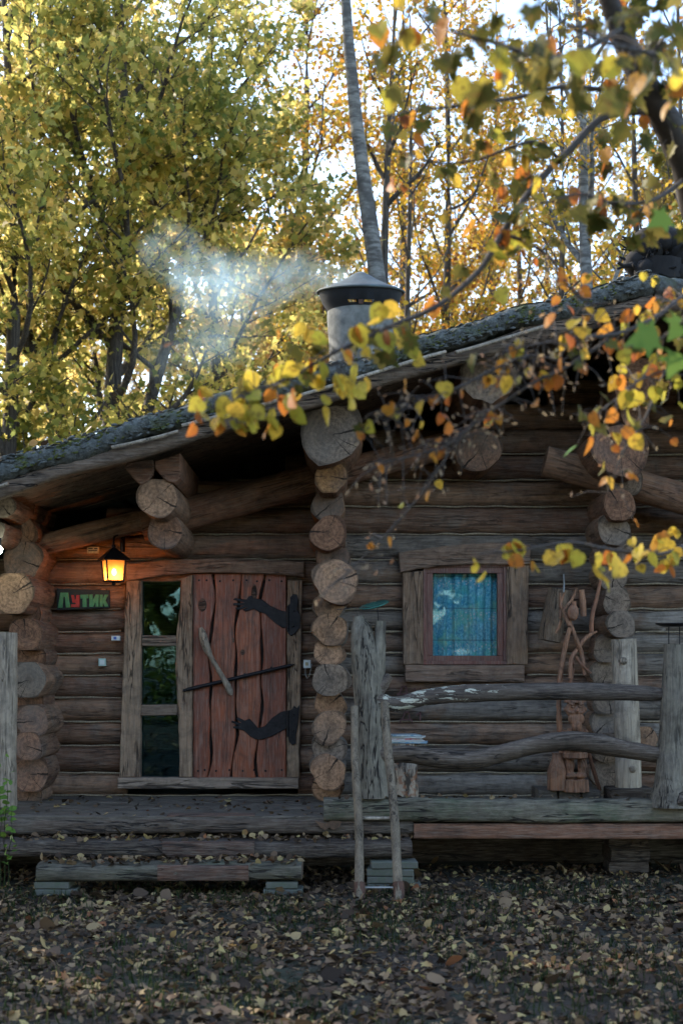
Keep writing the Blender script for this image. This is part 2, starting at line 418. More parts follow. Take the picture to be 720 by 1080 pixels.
def groundmat():
    m = NT('ground'); v = m.coords((1, 1, 1), False)
    n = m.noise(v, 1.1, 6, .7); n2 = m.noise(v, 26, 8, .7); vo = m.n('ShaderNodeTexVoronoi'); vo.inputs['Scale'].default_value = 17; m.l(v, vo.inputs['Vector'])
    c = m.mix(m.ramp(n, [(.4, 0), (.6, 1)]), (.04, .027, .017), (.026, .034, .014))
    c = m.mix(m.ramp(n2, [(.45, 0), (.8, .6)]), c, (.06, .04, .025))
    m.l(c, m.b.inputs['Base Color']); m.rough(1); m.bump(m.math('ADD', n2, vo.outputs['Distance']), 1, .04); return m.mat
M['ground'] = groundmat()
def glassmat(name, refl, tint):
    m = NT(name); m.t.nodes.remove(m.b)
    fr = m.n('ShaderNodeFresnel'); fr.inputs['IOR'].default_value = 1.52
    f = m.math('MULTIPLY', fr.outputs[0], refl); f = m.math('MINIMUM', f, 1.0)
    gl = m.n('ShaderNodeBsdfGlossy'); gl.inputs['Roughness'].default_value = .012; gl.inputs['Color'].default_value = (.5, .78, .86, 1)
    v = m.coords((1, 1, 1)); b = m.n('ShaderNodeBump'); b.inputs['Strength'].default_value = .05; b.inputs['Distance'].default_value = .01
    m.l(m.noise(v, 3.5, 2), b.inputs['Height']); m.l(b.outputs[0], gl.inputs['Normal'])
    tr = m.n('ShaderNodeBsdfTransparent'); tr.inputs[0].default_value = (*tint, 1)
    mx = m.n('ShaderNodeMixShader'); m.l(f, mx.inputs[0]); m.l(tr.outputs[0], mx.inputs[1]); m.l(gl.outputs[0], mx.inputs[2])
    m.l(mx.outputs[0], m.out.inputs['Surface']); return m.mat
M['glass'] = glassmat('door_glass', 1.1, (.5, .75, .82)); M['glass_clear'] = glassmat('window_glass', .9, (.97, .99, 1))
def curtainmat():
    m = NT('curtain'); v = m.coords((1, 1, 1), False)
    sp = m.n('ShaderNodeSeparateXYZ'); m.l(v, sp.inputs[0])
    n = m.noise(v, 40, 4, .7); n2 = m.noise(v, 6, 3); n3 = m.noise(v, 28, 3)
    c = m.mix(m.ramp(n, [(.4, 0), (.62, 1)]), (.05, .32, .47), (.24, .62, .72))
    c = m.mix(m.ramp(n2, [(.5, 0), (.66, .75)]), c, (.10, .55, .45))
    # lace rows with small pink and white flowers
    zz = m.math('MULTIPLY', sp.outputs[2], 3.7)
    row = m.math('FRACT', zz); rm = m.math('LESS_THAN', m.math('ABSOLUTE', m.math('SUBTRACT', row, .42)), .13)
    vo = m.n('ShaderNodeTexVoronoi'); vo.inputs['Scale'].default_value = 34; m.l(v, vo.inputs['Vector'])
    fl = m.math('MULTIPLY', rm, m.math('LESS_THAN', vo.outputs['Distance'], .3))
    c = m.mix(m.math('MULTIPLY', fl, .75), c, (.66, .62, .68))
    pk = m.ramp(m.noise(v, 6, 2), [(.6, 0), (.72, .2)]); c = m.mix(pk, c, (.5, .46, .5))
    ln = m.math('LESS_THAN', m.math('ABSOLUTE', m.math('SUBTRACT', row, .66)), .022)
    c = m.mix(m.math('MULTIPLY', ln, .55), c, (.02, .12, .2))
    m.l(c, m.b.inputs['Base Color']); m.rough(.9); return m.mat
M['curtain'] = curtainmat()
def emis(name, c, st):
    m = NT(name); m.b.inputs['Emission Color'].default_value = (*c, 1); m.b.inputs['Emission Strength'].default_value = st
    m.b.inputs['Base Color'].default_value = (*c, 1); return m.mat
M['bulb'] = emis('bulb', (1, .6, .25), 9)
def amber():
    m = NT('amber_glass'); m.b.inputs['Base Color'].default_value = (.75, .42, .13, 1); m.rough(.4)
    v = m.coords((1, 1, 1)); n = m.noise(v, 40, 3); m.bump(n, .4, .004)
    t = m.n('ShaderNodeBsdfTranslucent'); t.inputs[0].default_value = (.75, .36, .11, 1)
    tr = m.n('ShaderNodeBsdfTransparent'); tr.inputs[0].default_value = (.95, .58, .25, 1)
    mx = m.n('ShaderNodeMixShader'); mx.inputs[0].default_value = .5; m.l(t.outputs[0], mx.inputs[1]); m.l(tr.outputs[0], mx.inputs[2])
    m.l(mx.outputs[0], m.out.inputs['Surface']); return m.mat
M['amber'] = amber()
# leaves
YG = [(0, (.16, .17, .03)), (.25, (.27, .26, .04)), (.55, (.38, .32, .045)), (.8, (.47, .36, .06)), (1, (.42, .23, .045))]
M['leaf_maple'] = leafmat('leaf_maple', [(0, (.11, .14, .03)), (.28, (.19, .2, .035)), (.52, (.33, .30, .05)), (.8, (.46, .37, .065)), (1, (.48, .33, .07))], .6, .35, .42, val=1.75, sat=.82)  # paler and less saturated, partly in place of a thin haze veil
M['leaf_gold'] = leafmat('leaf_gold', [(0, (.2, .18, .035)), (.3, (.36, .27, .04)), (.6, (.44, .28, .04)), (.85, (.38, .19, .035)), (1, (.24, .10, .03))], .45, .4, .25, val=1.5, sat=.98)
M['leaf_far'] = leafmat('leaf_far', [(0, (.17, .16, .06)), (.4, (.40, .32, .09)), (.75, (.48, .34, .12)), (1, (.35, .18, .07))], .5, .3, .3, val=1.55)  # paler tones stand in for haze over the far trees
M['leaf_green'] = leafmat('leaf_green', [(0, (.045, .075, .015)), (.5, (.09, .12, .02)), (1, (.2, .2, .03))], .4, .5, .2)
M['leaf_yellow'] = leafmat('leaf_yellow', [(0, (.30, .30, .04)), (.5, (.50, .40, .05)), (1, (.55, .33, .04))], .5, 2, .1, spots=True, val=1.35, sat=.97)
M['leaf_orange'] = leafmat('leaf_orange', [(0, (.42, .2, .025)), (.5, (.42, .13, .018)), (1, (.26, .07, .018))], .5, 2, .1, spots=True, val=1.35, sat=.97)
M['leaf_olive'] = leafmat('leaf_olive', [(0, (.04, .052, .012)), (.5, (.085, .09, .018)), (1, (.2, .16, .03))], .4, 2, .15, spots=True, val=1.1)  # olive, also darkened for shade among the denser upper right leaves
M['leaf_bright_green'] = leafmat('leaf_bright_green', [(0, (.09, .18, .03)), (1, (.13, .22, .04))], .4, 2, .1, val=1.2)
M['catkin'] = leafmat('catkin', [(0, (.2, .14, .09)), (.5, (.3, .24, .17)), (1, (.34, .15, .07))], .35, 2, .1)
M['litter'] = leafmat('litter', [(0, (.022, .015, .010)), (.3, (.06, .038, .024)), (.55, (.12, .075, .045)), (.78, (.21, .14, .08)), (.91, (.32, .23, .10)), (.96, (.36, .28, .11)), (1, (.22, .09, .04))], .12, 1.2, .12, gloss=.55)
M['grass'] = leafmat('grass', [(0, (.015, .03, .010)), (.6, (.03, .05, .015)), (1, (.06, .07, .025))], .3, .6, .1)

# ------------------------------------------------------------------ leaf meshes (vectorised)
MAPLE = np.array([(0, 0, 0), (.25, .05, .0), (.5, -.02, -.05), (.34, .22, .02), (.58, .42, -.06), (.28, .5, .03), (0, 1.0, -.12), (-.28, .5, .03), (-.58, .42, -.06), (-.34, .22, .02), (-.5, -.02, -.05), (-.25, .05, 0)], float)
SMALL = np.array([(0, 0, 0), (.28, .25, .04), (.3, .6, .05), (0, 1, -.08), (-.3, .6, .05), (-.28, .25, .04)], float)
ROUND = np.array([(0, 0, 0), (.22, -.03, .02), (.42, .14, .05), (.49, .4, .06), (.38, .68, .03), (.16, .9, -.03), (0, 1.04, -.1), (-.16, .9, -.03), (-.38, .68, .03), (-.49, .4, .06), (-.42, .14, .05), (-.22, -.03, .02)], float)
def rotmats(nrm, roll):
    nrm = nrm/np.linalg.norm(nrm, axis=1, keepdims=True)
    a = np.where(np.abs(nrm[:, 2:3]) < .9, np.array([[0, 0, 1.]]), np.array([[1., 0, 0]]))
    u = np.cross(a, nrm); u /= np.linalg.norm(u, axis=1, keepdims=True); v = np.cross(nrm, u)
    c, s = np.cos(roll)[:, None], np.sin(roll)[:, None]
    x = u*c+v*s; y = -u*s+v*c
    return np.stack([x, y, nrm], axis=2)
def leaves_mesh(name, pos, size, nrm, roll, shape, mats, parent=None, midx=None, curl=.0):
    n = len(pos); k = len(shape)
    Rm = rotmats(nrm, roll)
    tpl = np.repeat(shape[None], n, 0)*size[:, None, None]
    if curl:
        cz = RNG.normal(0, curl, (n, 1)); tpl[:, :, 2] += cz*(tpl[:, :, 0]**2)/size[:, None]*2+RNG.normal(0, curl, (n, 1))*(tpl[:, :, 1]**2)/size[:, None]
    vs = np.einsum('nij,nkj->nki', Rm, tpl)+pos[:, None, :]
    me = bpy.data.meshes.new(name)
    me.vertices.add(n*k); me.vertices.foreach_set('co', vs.reshape(-1).astype(np.float32))
    me.loops.add(n*k); me.loops.foreach_set('vertex_index', np.arange(n*k, dtype=np.int32))
    me.polygons.add(n); me.polygons.foreach_set('loop_start', np.arange(0, n*k, k, dtype=np.int32))
    for m in (mats if isinstance(mats, (list, tuple)) else [mats]): me.materials.append(m)
    if midx is not None: me.polygons.foreach_set('material_index', np.asarray(midx, dtype=np.int32))
    me.update(calc_edges=True)
    o = bpy.data.objects.new(name, me); col.objects.link(o)
    if parent is not None: attach(o, parent)
    return o

# ------------------------------------------------------------------ ground
def gz(x, y): return .03*math.sin(x*.9+y*.4)*math.cos(y*.8-x*.3)+.012*math.sin(x*3.1+1)*math.sin(y*2.7)
def ground():
    xs = sorted(set([-600, -250, -100, -50, -30]+[round(-20+i*.5, 3) for i in range(81)]+[30, 50, 100, 250, 600]))
    ys = sorted(set([-400, -150, -80, -50, -35]+[round(-24+i*.5, 3) for i in range(141)]+[60, 90, 160, 300, 900]))
    vs = [(x, y, gz(x, y) if abs(x) < 25 and -30 < y < 50 else 0) for y in ys for x in xs]
    nx = len(xs); fs = [(j*nx+i, j*nx+i+1, (j+1)*nx+i+1, (j+1)*nx+i) for j in range(len(ys)-1) for i in range(nx-1)]
    b = MB(); b.add(vs, fs); o = b.build('ground', M['ground']); tag(o, 'shaded forest floor of dark soil and grass in front of the cabin', 'ground', kind='structure')
ground()

# ------------------------------------------------------------------ the cabin
cabin = empty('log_cabin', (0, 0, 0), 'weathered log cabin with mossy sloping roof, plank door and small curtained window', 'cabin')
def circ(n, r, ir=.05, rnd=random):
    p1, p2, p3 = rnd.uniform(0, 6.3), rnd.uniform(0, 6.3), rnd.uniform(0, 6.3)
    out = []
    for k in range(n):
        a = 2*math.pi*k/n
        rr = r*(1+ir*math.sin(2*a+p1)+ir*.6*math.sin(3*a+p2)+ir*.4*math.sin(5*a+p3)+rnd.uniform(-ir, ir)*.15)
        out.append((rr*math.cos(a), rr*math.sin(a)))
    return out
def log_obj(name, a, b, r, mats, parent, ir=.05, wob=.012, taper=0.0, st=None, n=22, knots=0, flat=None, label=None, prof=None, tilt=0.0):
    """log along local X from a to b (world points); slot 0 side, slot 1 ends"""
    a = Vector(a); b = Vector(b); L = (b-a).length
    N = st or max(3, int(L/.14)+2)
    mb = MB(); prof = prof or circ(n, r, ir)
    if flat: prof = [(x, max(-r*flat, min(r*flat, y))) for x, y in prof]
    ph1, ph2 = random.uniform(0, 6), random.uniform(0, 6)
    path = []; sc = []
    for i in range(N):
        t = i/(N-1); x = (t-.5)*L
        e = .0 if i in (0, N-1) else 1
        path.append((x, wob*math.sin(t*L*2.1+ph1)*e, wob*math.sin(t*L*1.7+ph2)*e)); sc.append((1+taper*(t-.5))*(1+random.uniform(-.02, .02)))
    mb.sweep(path, prof, sc, mcap=1, jit=r*.012, capdome=.003)
    if tilt:
        ta, tb_ = random.uniform(-tilt, tilt), random.uniform(-tilt, tilt)
        mb.v = [(x+(y*ta+z*tb_), y, z) if abs(x+L/2) < .02 else (x, y, z) for x, y, z in mb.v]
    for _ in range(knots):
        i = random.uniform(-.45, .45)*L; an = random.uniform(2.6, 6.3-2.6+.6)
        mb.ball((i, -math.cos(an-math.pi)*r*.93 if False else -r*.93*math.sin(an-1.5), r*.93*math.cos(an-1.5)), (.03, .02, .03))
    o = mb.build(name, mats); o.color = (r, r, r, 1)
    o.location = (a+b)/2; o.rotation_mode = 'QUATERNION'
    d = (b-a).normalized()
    # local X -> d, keep local Z as close to world up as possible
    up = Vector((0, 0, 1)) if abs(d.z) < .95 else Vector((0, -1, 0))
    yv = up.cross(d).normalized(); zv = d.cross(yv)
    o.rotation_quaternion = Matrix((d, yv, zv)).transposed().to_quaternion()
    if parent is not None: attach(o, parent)
    if label: o['label'] = label
    return o

# front wall courses (photo joints at the wall plane)
joints = [866, 839, 815, 786, 761, 736, 712, 689, 666, 642, 616, 590, 563, 534, 506, 479, 452, 425, 398]
XL, XR = -4.5, 7.6
DOOR = (127, 318); WIN = (427, 556)
SLOPE = .291; RX = P(690, 283, -1.6).x
def rooftop(x, up=0.0):
    z0 = P(690, 283, -1.6).z
    return z0-SLOPE*abs(x-RX)+up
ROOF_T = .15
for i in range(len(joints)-1):
    yb, yt = joints[i], joints[i+1]
    zb = P(0, yb, 0).z; zt = P(0, yt, 0).z; zc = (zb+zt)/2; r = (zt-zb)/2*1.04
    # x extent under the roof
    lo, hi = XL, XR
    zlim = zt+.05+ROOF_T+.12
    half = (rooftop(RX)-zlim)/SLOPE
    if half < .4: continue
    lo = max(lo, RX-half); hi = min(hi, RX+half)
    segs = [(lo, hi)]
    def cut(segs, a, b):
        out = []
        for (p, q) in segs:
            if b <= p or a >= q: out.append((p, q)); continue
            if a-p > .05: out.append((p, a))
            if q-b > .05: out.append((b, q))
        return out
    pyc = (yb+yt)/2
    if 604 < pyc < 838: segs = cut(segs, P(DOOR[0]+5, 0, 0).x, P(DOOR[1]-4, 0, 0).x)
    if 596 < pyc < 718: segs = cut(segs, P(WIN[0]+5, 0, 0).x, P(WIN[1]-5, 0, 0).x)
    # split logs at the cross walls
    for xs_ in (P(30, 0, 0).x, P(347, 0, 0).x, P(648, 0, 0).x):
        segs = cut(segs, xs_-.002, xs_+.002)
    for (p, q) in segs:
        mid = (p+q)/2*125+360
        if mid < 340: mt = 'log_dark' if random.random() < .75 else 'log_red'
        else: mt = ('log_grey' if random.random() < .7 else 'log_dark') if pyc > 560 else ('log_dark' if random.random() < .6 else 'log_red')
        yy = random.uniform(-.012, .012)+.11
        log_obj('wall_log', (p, yy, zc), (q, yy, zc), r, [M[mt], M['end_tan']], cabin, ir=.025, wob=.004, n=20, knots=random.choice((0, 0, 1)) if q-p > .8 else 0, flat=.97)
# caulking between the logs
cb = MB()
for y_ in joints[1:-3]:
    z = P(0, y_, 0).z
    half = (rooftop(RX)-(z+.4))/SLOPE
    lo = max(XL, RX-half); hi = min(XR, RX+half)
    segs = [(lo, hi)]
    if 608 < y_ < 836: segs = cut(segs, P(DOOR[0], 0, 0).x, P(DOOR[1], 0, 0).x)
    if 598 < y_ < 717: segs = cut(segs, P(WIN[0], 0, 0).x, P(WIN[1], 0, 0).x)
    for p, q in segs:
        n = max(2, int((q-p)/.12))
        pts = [(p+(q-p)*k/n, .022+random.uniform(-.006, .006), z+random.uniform(-.006, .006)) for k in range(n+1)]
        cb.tube(pts, [random.uniform(.004, .011) for _ in pts], 5)
cb.build('caulking', M['caulk'], cabin)
# closed shell of the house behind the front wall
sh = MB()
DEP = 6.2
for x in (XL, XR):
    sh.box((x, DEP/2+.2, 1.15), (.2, DEP, 2.3))
sh.box(((XL+XR)/2, DEP+.2, 1.15), (XR-XL, .2, 2.3))
sh.box(((XL+XR)/2, DEP/2, .4), (XR-XL-.2, DEP-.4, .1))
hz = rooftop(RX)-ROOF_T-.06
sh.prism([(RX-(hz-2.3)/SLOPE, 2.3), (RX+(hz-2.3)/SLOPE, 2.3), (RX, hz)], DEP+.12, DEP+.28)
# partition behind the glass so that the inside stays dark
sh.build('rear_wall', M['log_dark'], cabin)

# cross-wall log ends (photo x, y, radius px, front Y, end material, side material)
ends = [
 (349, 503, 18, -.95, 'end_orange', 'log_red'), (346, 532, 19, -.55, 'end_red', 'log_red'), (347, 562, 19, -.75, 'end_red', 'log_red'),
 (350, 587, 18, -.42, 'end_red', 'log_dark'), (354, 613, 24, -.85, 'end_tan', 'log_red'), (347, 639, 17, -.42, 'end_tan', 'log_grey'),
 (348, 664, 19, -.62, 'end_tan', 'log_grey'), (347, 688, 16, -.55, 'end_tan', 'log_grey'), (349, 717, 20, -.66, 'end_grey', 'log_grey'),
 (348, 742, 17, -.42, 'end_tan', 'log_grey'), (347, 767, 18, -.6, 'end_tan', 'log_grey'), (347, 790, 18, -.55, 'end_grey', 'log_grey'),
 (346, 814, 20, -.62, 'end_tan', 'log_grey'), (346, 831, 16, -.5, 'end_tan', 'log_grey'),
 # left corner
 (3, 534, 13, -1.0, 'end_grey', 'log_dark'), (-6, 562, 12, -1.0, 'end_grey', 'log_dark'), (14, 626, 23, -.8, 'end_tan', 'log_dark'),
 (24, 592, 22, -.5, 'end_red', 'log_dark'), (20, 560, 20, -.45, 'end_red', 'log_dark'), (18, 532, 20, -.4, 'end_red', 'log_dark'),
 (28, 669, 18, -.62, 'end_red', 'log_dark'), (28, 647, 17, -.42, 'end_red', 'log_dark'), (29, 717, 20, -.7, 'end_grey', 'log_dark'), (31, 693, 18, -.4, 'end_red', 'log_dark'),
 (33, 760, 18, -.6, 'end_red', 'log_dark'), (31, 740, 16, -.4, 'end_red', 'log_dark'), (29, 787, 16, -.66, 'end_red', 'log_dark'), (33, 817, 19, -.5, 'end_red', 'log_dark'), (30, 838, 14, -.4, 'end_red', 'log_dark'),
 # right cross wall
 (673, 402, 25, -1.0, 'end_red', 'log_red'), (670, 436, 17, -.8, 'end_red', 'log_red'), (654, 475, 30, -.95, 'end_red', 'log_red'),
 (657, 507, 20, -.6, 'end_grey', 'log_dark'), (653, 532, 19, -.75, 'end_red', 'log_red'), (647, 558, 18, -.6, 'end_grey', 'log_dark'),
 (650, 583, 17, -.42, 'end_grey', 'log_dark'), (645, 608, 16, -.4, 'end_grey', 'log_dark'), (650, 634, 16, -.5, 'end_grey', 'log_dark'),
 (654, 658, 16, -.55, 'end_grey', 'log_dark'), (641, 684, 17, -.25, 'end_grey', 'log_dark'), (638, 710, 17, -.2, 'end_grey', 'log_dark'),
 (641, 737, 17, -.25, 'end_grey', 'log_dark'), (638, 762, 17, -.2, 'end_grey', 'log_dark'), (679, 780, 15, -.5, 'end_tan', 'log_grey'),
 (641, 789, 17, -.25, 'end_grey', 'log_dark'), (639, 815, 17, -.2, 'end_grey', 'log_dark'),
]
for (x, y, r, Y, e, s) in ends:
    c = P(x, y, Y); rr = r/ppm(Y)
    log_obj('cross_log', (c.x, Y, c.z), (c.x+random.uniform(-.01, .01), .5, c.z), rr, [M[s], M[e]], cabin, ir=.085, wob=.004, st=9, taper=random.uniform(-.02, .12) if x > 60 else -.05, n=30, tilt=.22, flat=random.choice((None, .9, .93)))
# purlins that carry the roof overhang
for (x, y, r, Y, e, s, ir) in [(350, 459, 33, -1.25, 'end_grey', 'log_red', .08), (516, 398, 31, -1.25, 'end_grey', 'log_red', .1), (504, 474, 24, -.45, 'end_red', 'log_red', .05),
        (166, 525, 22, -1.2, 'end_tan', 'log_dark', .05), (174, 560, 19, -.95, 'end_red', 'log_dark', .05)]:
    c = P(x, y, Y)
    pf = None
    hullp = {350: [(322, 432), (333, 429), (345, 428), (362, 431), (378, 436), (382, 446), (383, 457), (381, 470), (374, 482), (364, 491), (353, 489), (343, 486), (330, 479), (322, 468), (317, 455), (319, 442)],
            516: [(487, 386), (492, 379), (501, 375), (518, 372), (535, 373), (544, 379), (548, 390), (546, 405), (541, 414), (533, 421), (524, 422), (514, 427), (505, 420), (495, 415), (488, 404), (485, 395)]}.get(x)
    if hullp: pf = [((x-hx)/ppm(Y), (y-hy)/ppm(Y)) for hx, hy in hullp]
    log_obj('purlin', (c.x, Y, c.z), (c.x, 1.2, c.z), r/ppm(Y), [M[s], M[e]], cabin, ir=ir, wob=.005, st=12, n=30, prof=pf)
for (x, y, dx) in [(147, 496, 1), (179, 494, -1)]:      # split chocks wedged under the roof
    c = P(x, y, -1.22); s_ = 1/ppm(-1.22)
    if dx > 0: poly = [(-16, 3), (-12, 9), (0, 10), (14, 11), (17, 4), (14, -5), (7, -13), (1, -15), (-6, -9)]
    else: poly = [(-16, 8), (-4, 11), (11, 16), (12, 2), (11, -10), (5, -16), (-3, -14), (-10, -7), (-16, 0)]
    b = MB(); b.prism([(c.x+p*s_, c.z+q*s_) for p, q in poly], -1.22, .2, bev=.01)
    b.build('chock', M['end_orange'] if False else M['log_red'], cabin)
# sloping gable logs under the roof
for (a, b_, r) in [((30, 580), (160, 548), 12), ((150, 553), (342, 503), 17), ((340, 505), (500, 462), 14)]:
    log_obj('gable_rafter', P(*a, -.22), P(*b_, -.22), r/ppm(-.22), [M['log_red'], M['end_tan']], cabin, ir=.03, wob=.01)
log_obj('gable_rafter', P(574, 486, -.42), P(800, 548, -.42), 16/ppm(-.42), [M['log_red'], M['end_red']], cabin, ir=.04, wob=.008)

# roof -------------------------------------------------------------
YF, YBK = -1.6, 6.9
XE_L, XE_R = -5.3, 8.3
def roof_slab(side):
    b = MB(); xe = XE_L if side < 0 else XE_R
    NX, NY = 220, 40
    def top(i, j):
        t = i/NX; x = RX+(xe-RX)*t
        y = YF+(YBK-YF)*(j/NY)**1.6
        z = rooftop(x)+.018*math.sin(x*3.1+y)+.014*math.sin(x*9+y*2.3)+random.uniform(-.009, .009)
        return x, y, z
    g = [[top(i, j) for j in range(NY+1)] for i in range(NX+1)]
    vs = []; fs = []
    def rows():
        for i in range(NX+1):
            x, y, z = g[i][0]
            fr = [(x, YF+.03+random.uniform(-.004, .004), z-ROOF_T), (x, YF-.012+random.uniform(-.008, .008), z-ROOF_T*.72), (x, YF-.025+random.uniform(-.012, .012), z-ROOF_T*.4), (x, YF-.005+random.uniform(-.01, .01), z-ROOF_T*.12)]
            yield fr+[(g[i][1][0], YF+.05, g[i][1][2]+.0)]+[q for q in g[i][1:]]+[(x, YBK, z-ROOF_T)]
    rr = list(rows()); m = len(rr[0])
    for r_ in rr: vs += r_
    for i in range(NX):
        for k in range(m):
            fs.append((i*m+k, (i+1)*m+k, (i+1)*m+(k+1) % m, i*m+(k+1) % m))
    for i in (0, NX): fs.append(tuple(range(i*m, (i+1)*m)))
    b.add(vs, fs); return b
roof_parent = None
for s_ in (-1, 1):
    o = roof_slab(s_).build('roof', M['roof'], cabin)
    if roof_parent is None: roof_parent = o
# moss cushions along the verge
mo = MB()
for k in range(620):
    px = random.choice([random.uniform(20, 110), random.uniform(180, 300), random.uniform(380, 640)])
    px += 14*math.sin(px*.13)+7*math.sin(px*.41); x = P(px, 0, YF).x
    mo.ball((x, YF-.008, rooftop(x)-random.uniform(.03, .12)), (random.uniform(.006, .03), random.uniform(.008, .022), random.uniform(.004, .014)), seg=7, rings=5, rot=Matrix.Rotation(-math.atan(SLOPE), 3, 'Y'))
tag(mo.build('moss', M['moss'], roof_parent), kind='stuff')
gr_ = MB()
for k in range(900):
    x = P(random.uniform(-40, 690), 0, YF).x; h_ = random.uniform(.0, .15)
    gr_.ball((x, YF-.012+random.uniform(-.008, .008)+(.03 if h_ < .02 else 0), rooftop(x)+.012-h_), (random.uniform(.008, .035), random.uniform(.008, .02), random.uniform(.004, .013)), seg=6, rings=4, rot=Matrix.Rotation(-math.atan(SLOPE)+random.uniform(-.3, .3), 3, 'Y'))
tag(gr_.build('roof_crust', M['roof'], roof_parent), kind='stuff')
# soffit boards, each board its own colour line; rather wide planks running up the slope
for s_ in (-1, 1):
    xe = XE_L+.15 if s_ < 0 else XE_R-.15
    y = YF+.12; bs = MB()
    while y < .6:
        wd = random.uniform(.16, .24)
        pts = [(RX+(xe-RX)*t/12, y+wd/2, rooftop(RX+(xe-RX)*t/12)-ROOF_T-.026+random.uniform(-.004, .004)) for t in range(13)]
        hw, ht = wd/2-.006, .02
        bs.sweep(pts, [(-hw, -ht), (hw, -ht), (hw, ht), (-hw, ht)], smooth=False)
        y += wd
    bs.build('soffit', M['fascia'], roof_parent)
    # verge board: a half log following the slope
    pts = []; sc = []
    for t in range(60):
        x = RX+(xe-RX)*t/59
        pts.append((x, YF+.075, rooftop(x)-ROOF_T-.062+.008*math.sin(x*5.2))); sc.append((1+.1*math.sin(x*3), 1+.12*math.sin(x*4.4+1)))
    bf = MB(); bf.sweep(pts, circ(14, .058, .08), sc, jit=.003); 
    f = bf.build('verge_log', M['fascia'], roof_parent)
# thin battens pinned along the verge
for (a, b_) in [((118, 472), (188, 455)), ((192, 449), (300, 420)), ((-30, 520), (9, 510)), ((300, 421), (470, 371)), ((480, 372), (575, 344))]:
    a = P(*a, YF-.02); b2 = P(*b_, YF-.02)
    log_obj('verge_batten', a, b2, .014, [M['post_pale'], M['end_tan']], roof_parent, ir=.1, wob=.006, n=8)
# gnarled root finial on the ridge
rb = MB()
rr_ = random.Random(5)
rc = P(694, 276, -1.15)
def rdir(): 
    a = rr_.uniform(0, 6.28); e = rr_.uniform(-.7, 1.3); return Vector((math.cos(a)*math.cos(e), math.sin(a)*math.cos(e)*.7, math.sin(e)))
for k in range(16): d = rdir(); rb.ball(rc+Vector((d.x*.17, d.y*.12, d.z*.17)), (rr_.uniform(.09, .15), rr_.uniform(.08, .12), rr_.uniform(.08, .15)), seg=9, rings=6, rot=Matrix.Rotation(rr_.uniform(0, 3), 3, 'Y'))
for k in range(90):
    d = rdir(); L = rr_.uniform(.10, .26); p = [rc+Vector((d.x*.16, d.y*.1, d.z*.16))]
    for q in range(4): p.append(p[-1]+(d+Vector((rr_.uniform(-.8, .8), rr_.uniform(-.8, .8), rr_.uniform(-.8, .8)))).normalized()*L/4)
    r_ = rr_.uniform(.012, .045); rb.tube(p, [r_, r_*.9, r_*.75, r_*.5, r_*.25], 6, jit=.004, rnd=rr_)
rb.tube([rc-Vector((0, 0, .35)), rc], [.16, .18], 10, rnd=rr_)
rf = rb.build('root_finial', M['root_bark'])
tag(rf, 'dark gnarled tree root fixed on the ridge end of the roof', 'root finial')

# door ---------------------------------------------------------------
YD = -.03
def poly_px(pts, Y): return [((x-360)/F*(Y-CAM_Y), CAM_Z-(y-700)/F*(Y-CAM_Y)) for x, y in pts]
def hewn(pts, Yf, thick, mat, name, parent, bev=.008, sub=3, j=.35):
    """hewn timber: outline in photo pixels, wavering edges"""
    out = []
    n = len(pts)
    for i in range(n):
        a = pts[i]; b = pts[(i+1) % n]; L = math.hypot(b[0]-a[0], b[1]-a[1]); m = max(1, int(L/7))
        for k in range(m):
            t = k/m; jj = j if k else 0
            out.append((a[0]+(b[0]-a[0])*t+random.uniform(-jj, jj), a[1]+(b[1]-a[1])*t+random.uniform(-jj, jj)))
    b = MB(); b.prism(poly_px(out, Yf), Yf, Yf+thick, bev=bev)
    return b.build(name, mat, parent)
frame = hewn([(126, 820), (148, 820), (149, 612), (133, 612)], -.06, .2, M['frame_wood'], 'door_frame', cabin)
hewn([(185.5, 612), (203, 606), (203, 820), (189, 820), (189, 790), (187, 740), (185, 705), (186, 670), (190, 640), (191, 612)], -.055, .19, M['frame_wood'], 'door_frame', cabin)
hewn([(303, 612), (318.5, 612), (316, 820), (302.5, 820)], -.055, .19, M['frame_wood'], 'door_frame', cabin)
hewn([(133, 613), (133, 595), (180, 590), (240, 589), (321, 592), (321, 609), (300, 606), (250, 604), (205, 604), (170, 607)], -.09, .2, M['lintel_wood'], 'lintel', cabin)
hewn([(124, 832), (124, 820.5), (315, 820.5), (315, 832)], -.09, .25, M['frame_wood_x'], 'threshold', cabin)
sl = empty('sidelight', (0, 0, 0), '', '')
for k in list(sl.keys()): del sl[k]
bpy.data.objects.remove(sl)
sg = hewn([(147, 608), (190, 604), (191, 820), (147, 820)], .03, .008, M['glass'], 'sidelight', cabin, bev=0, j=0)
hewn([(149.5, 670), (188, 670), (188, 681), (149.5, 681.5)], -.045, .07, M['frame_wood_x'], 'glazing_bar', sg)
hewn([(148.5, 743.5), (187, 743), (187, 754.5), (148.5, 755)], -.045, .07, M['frame_wood_x'], 'glazing_bar', sg)
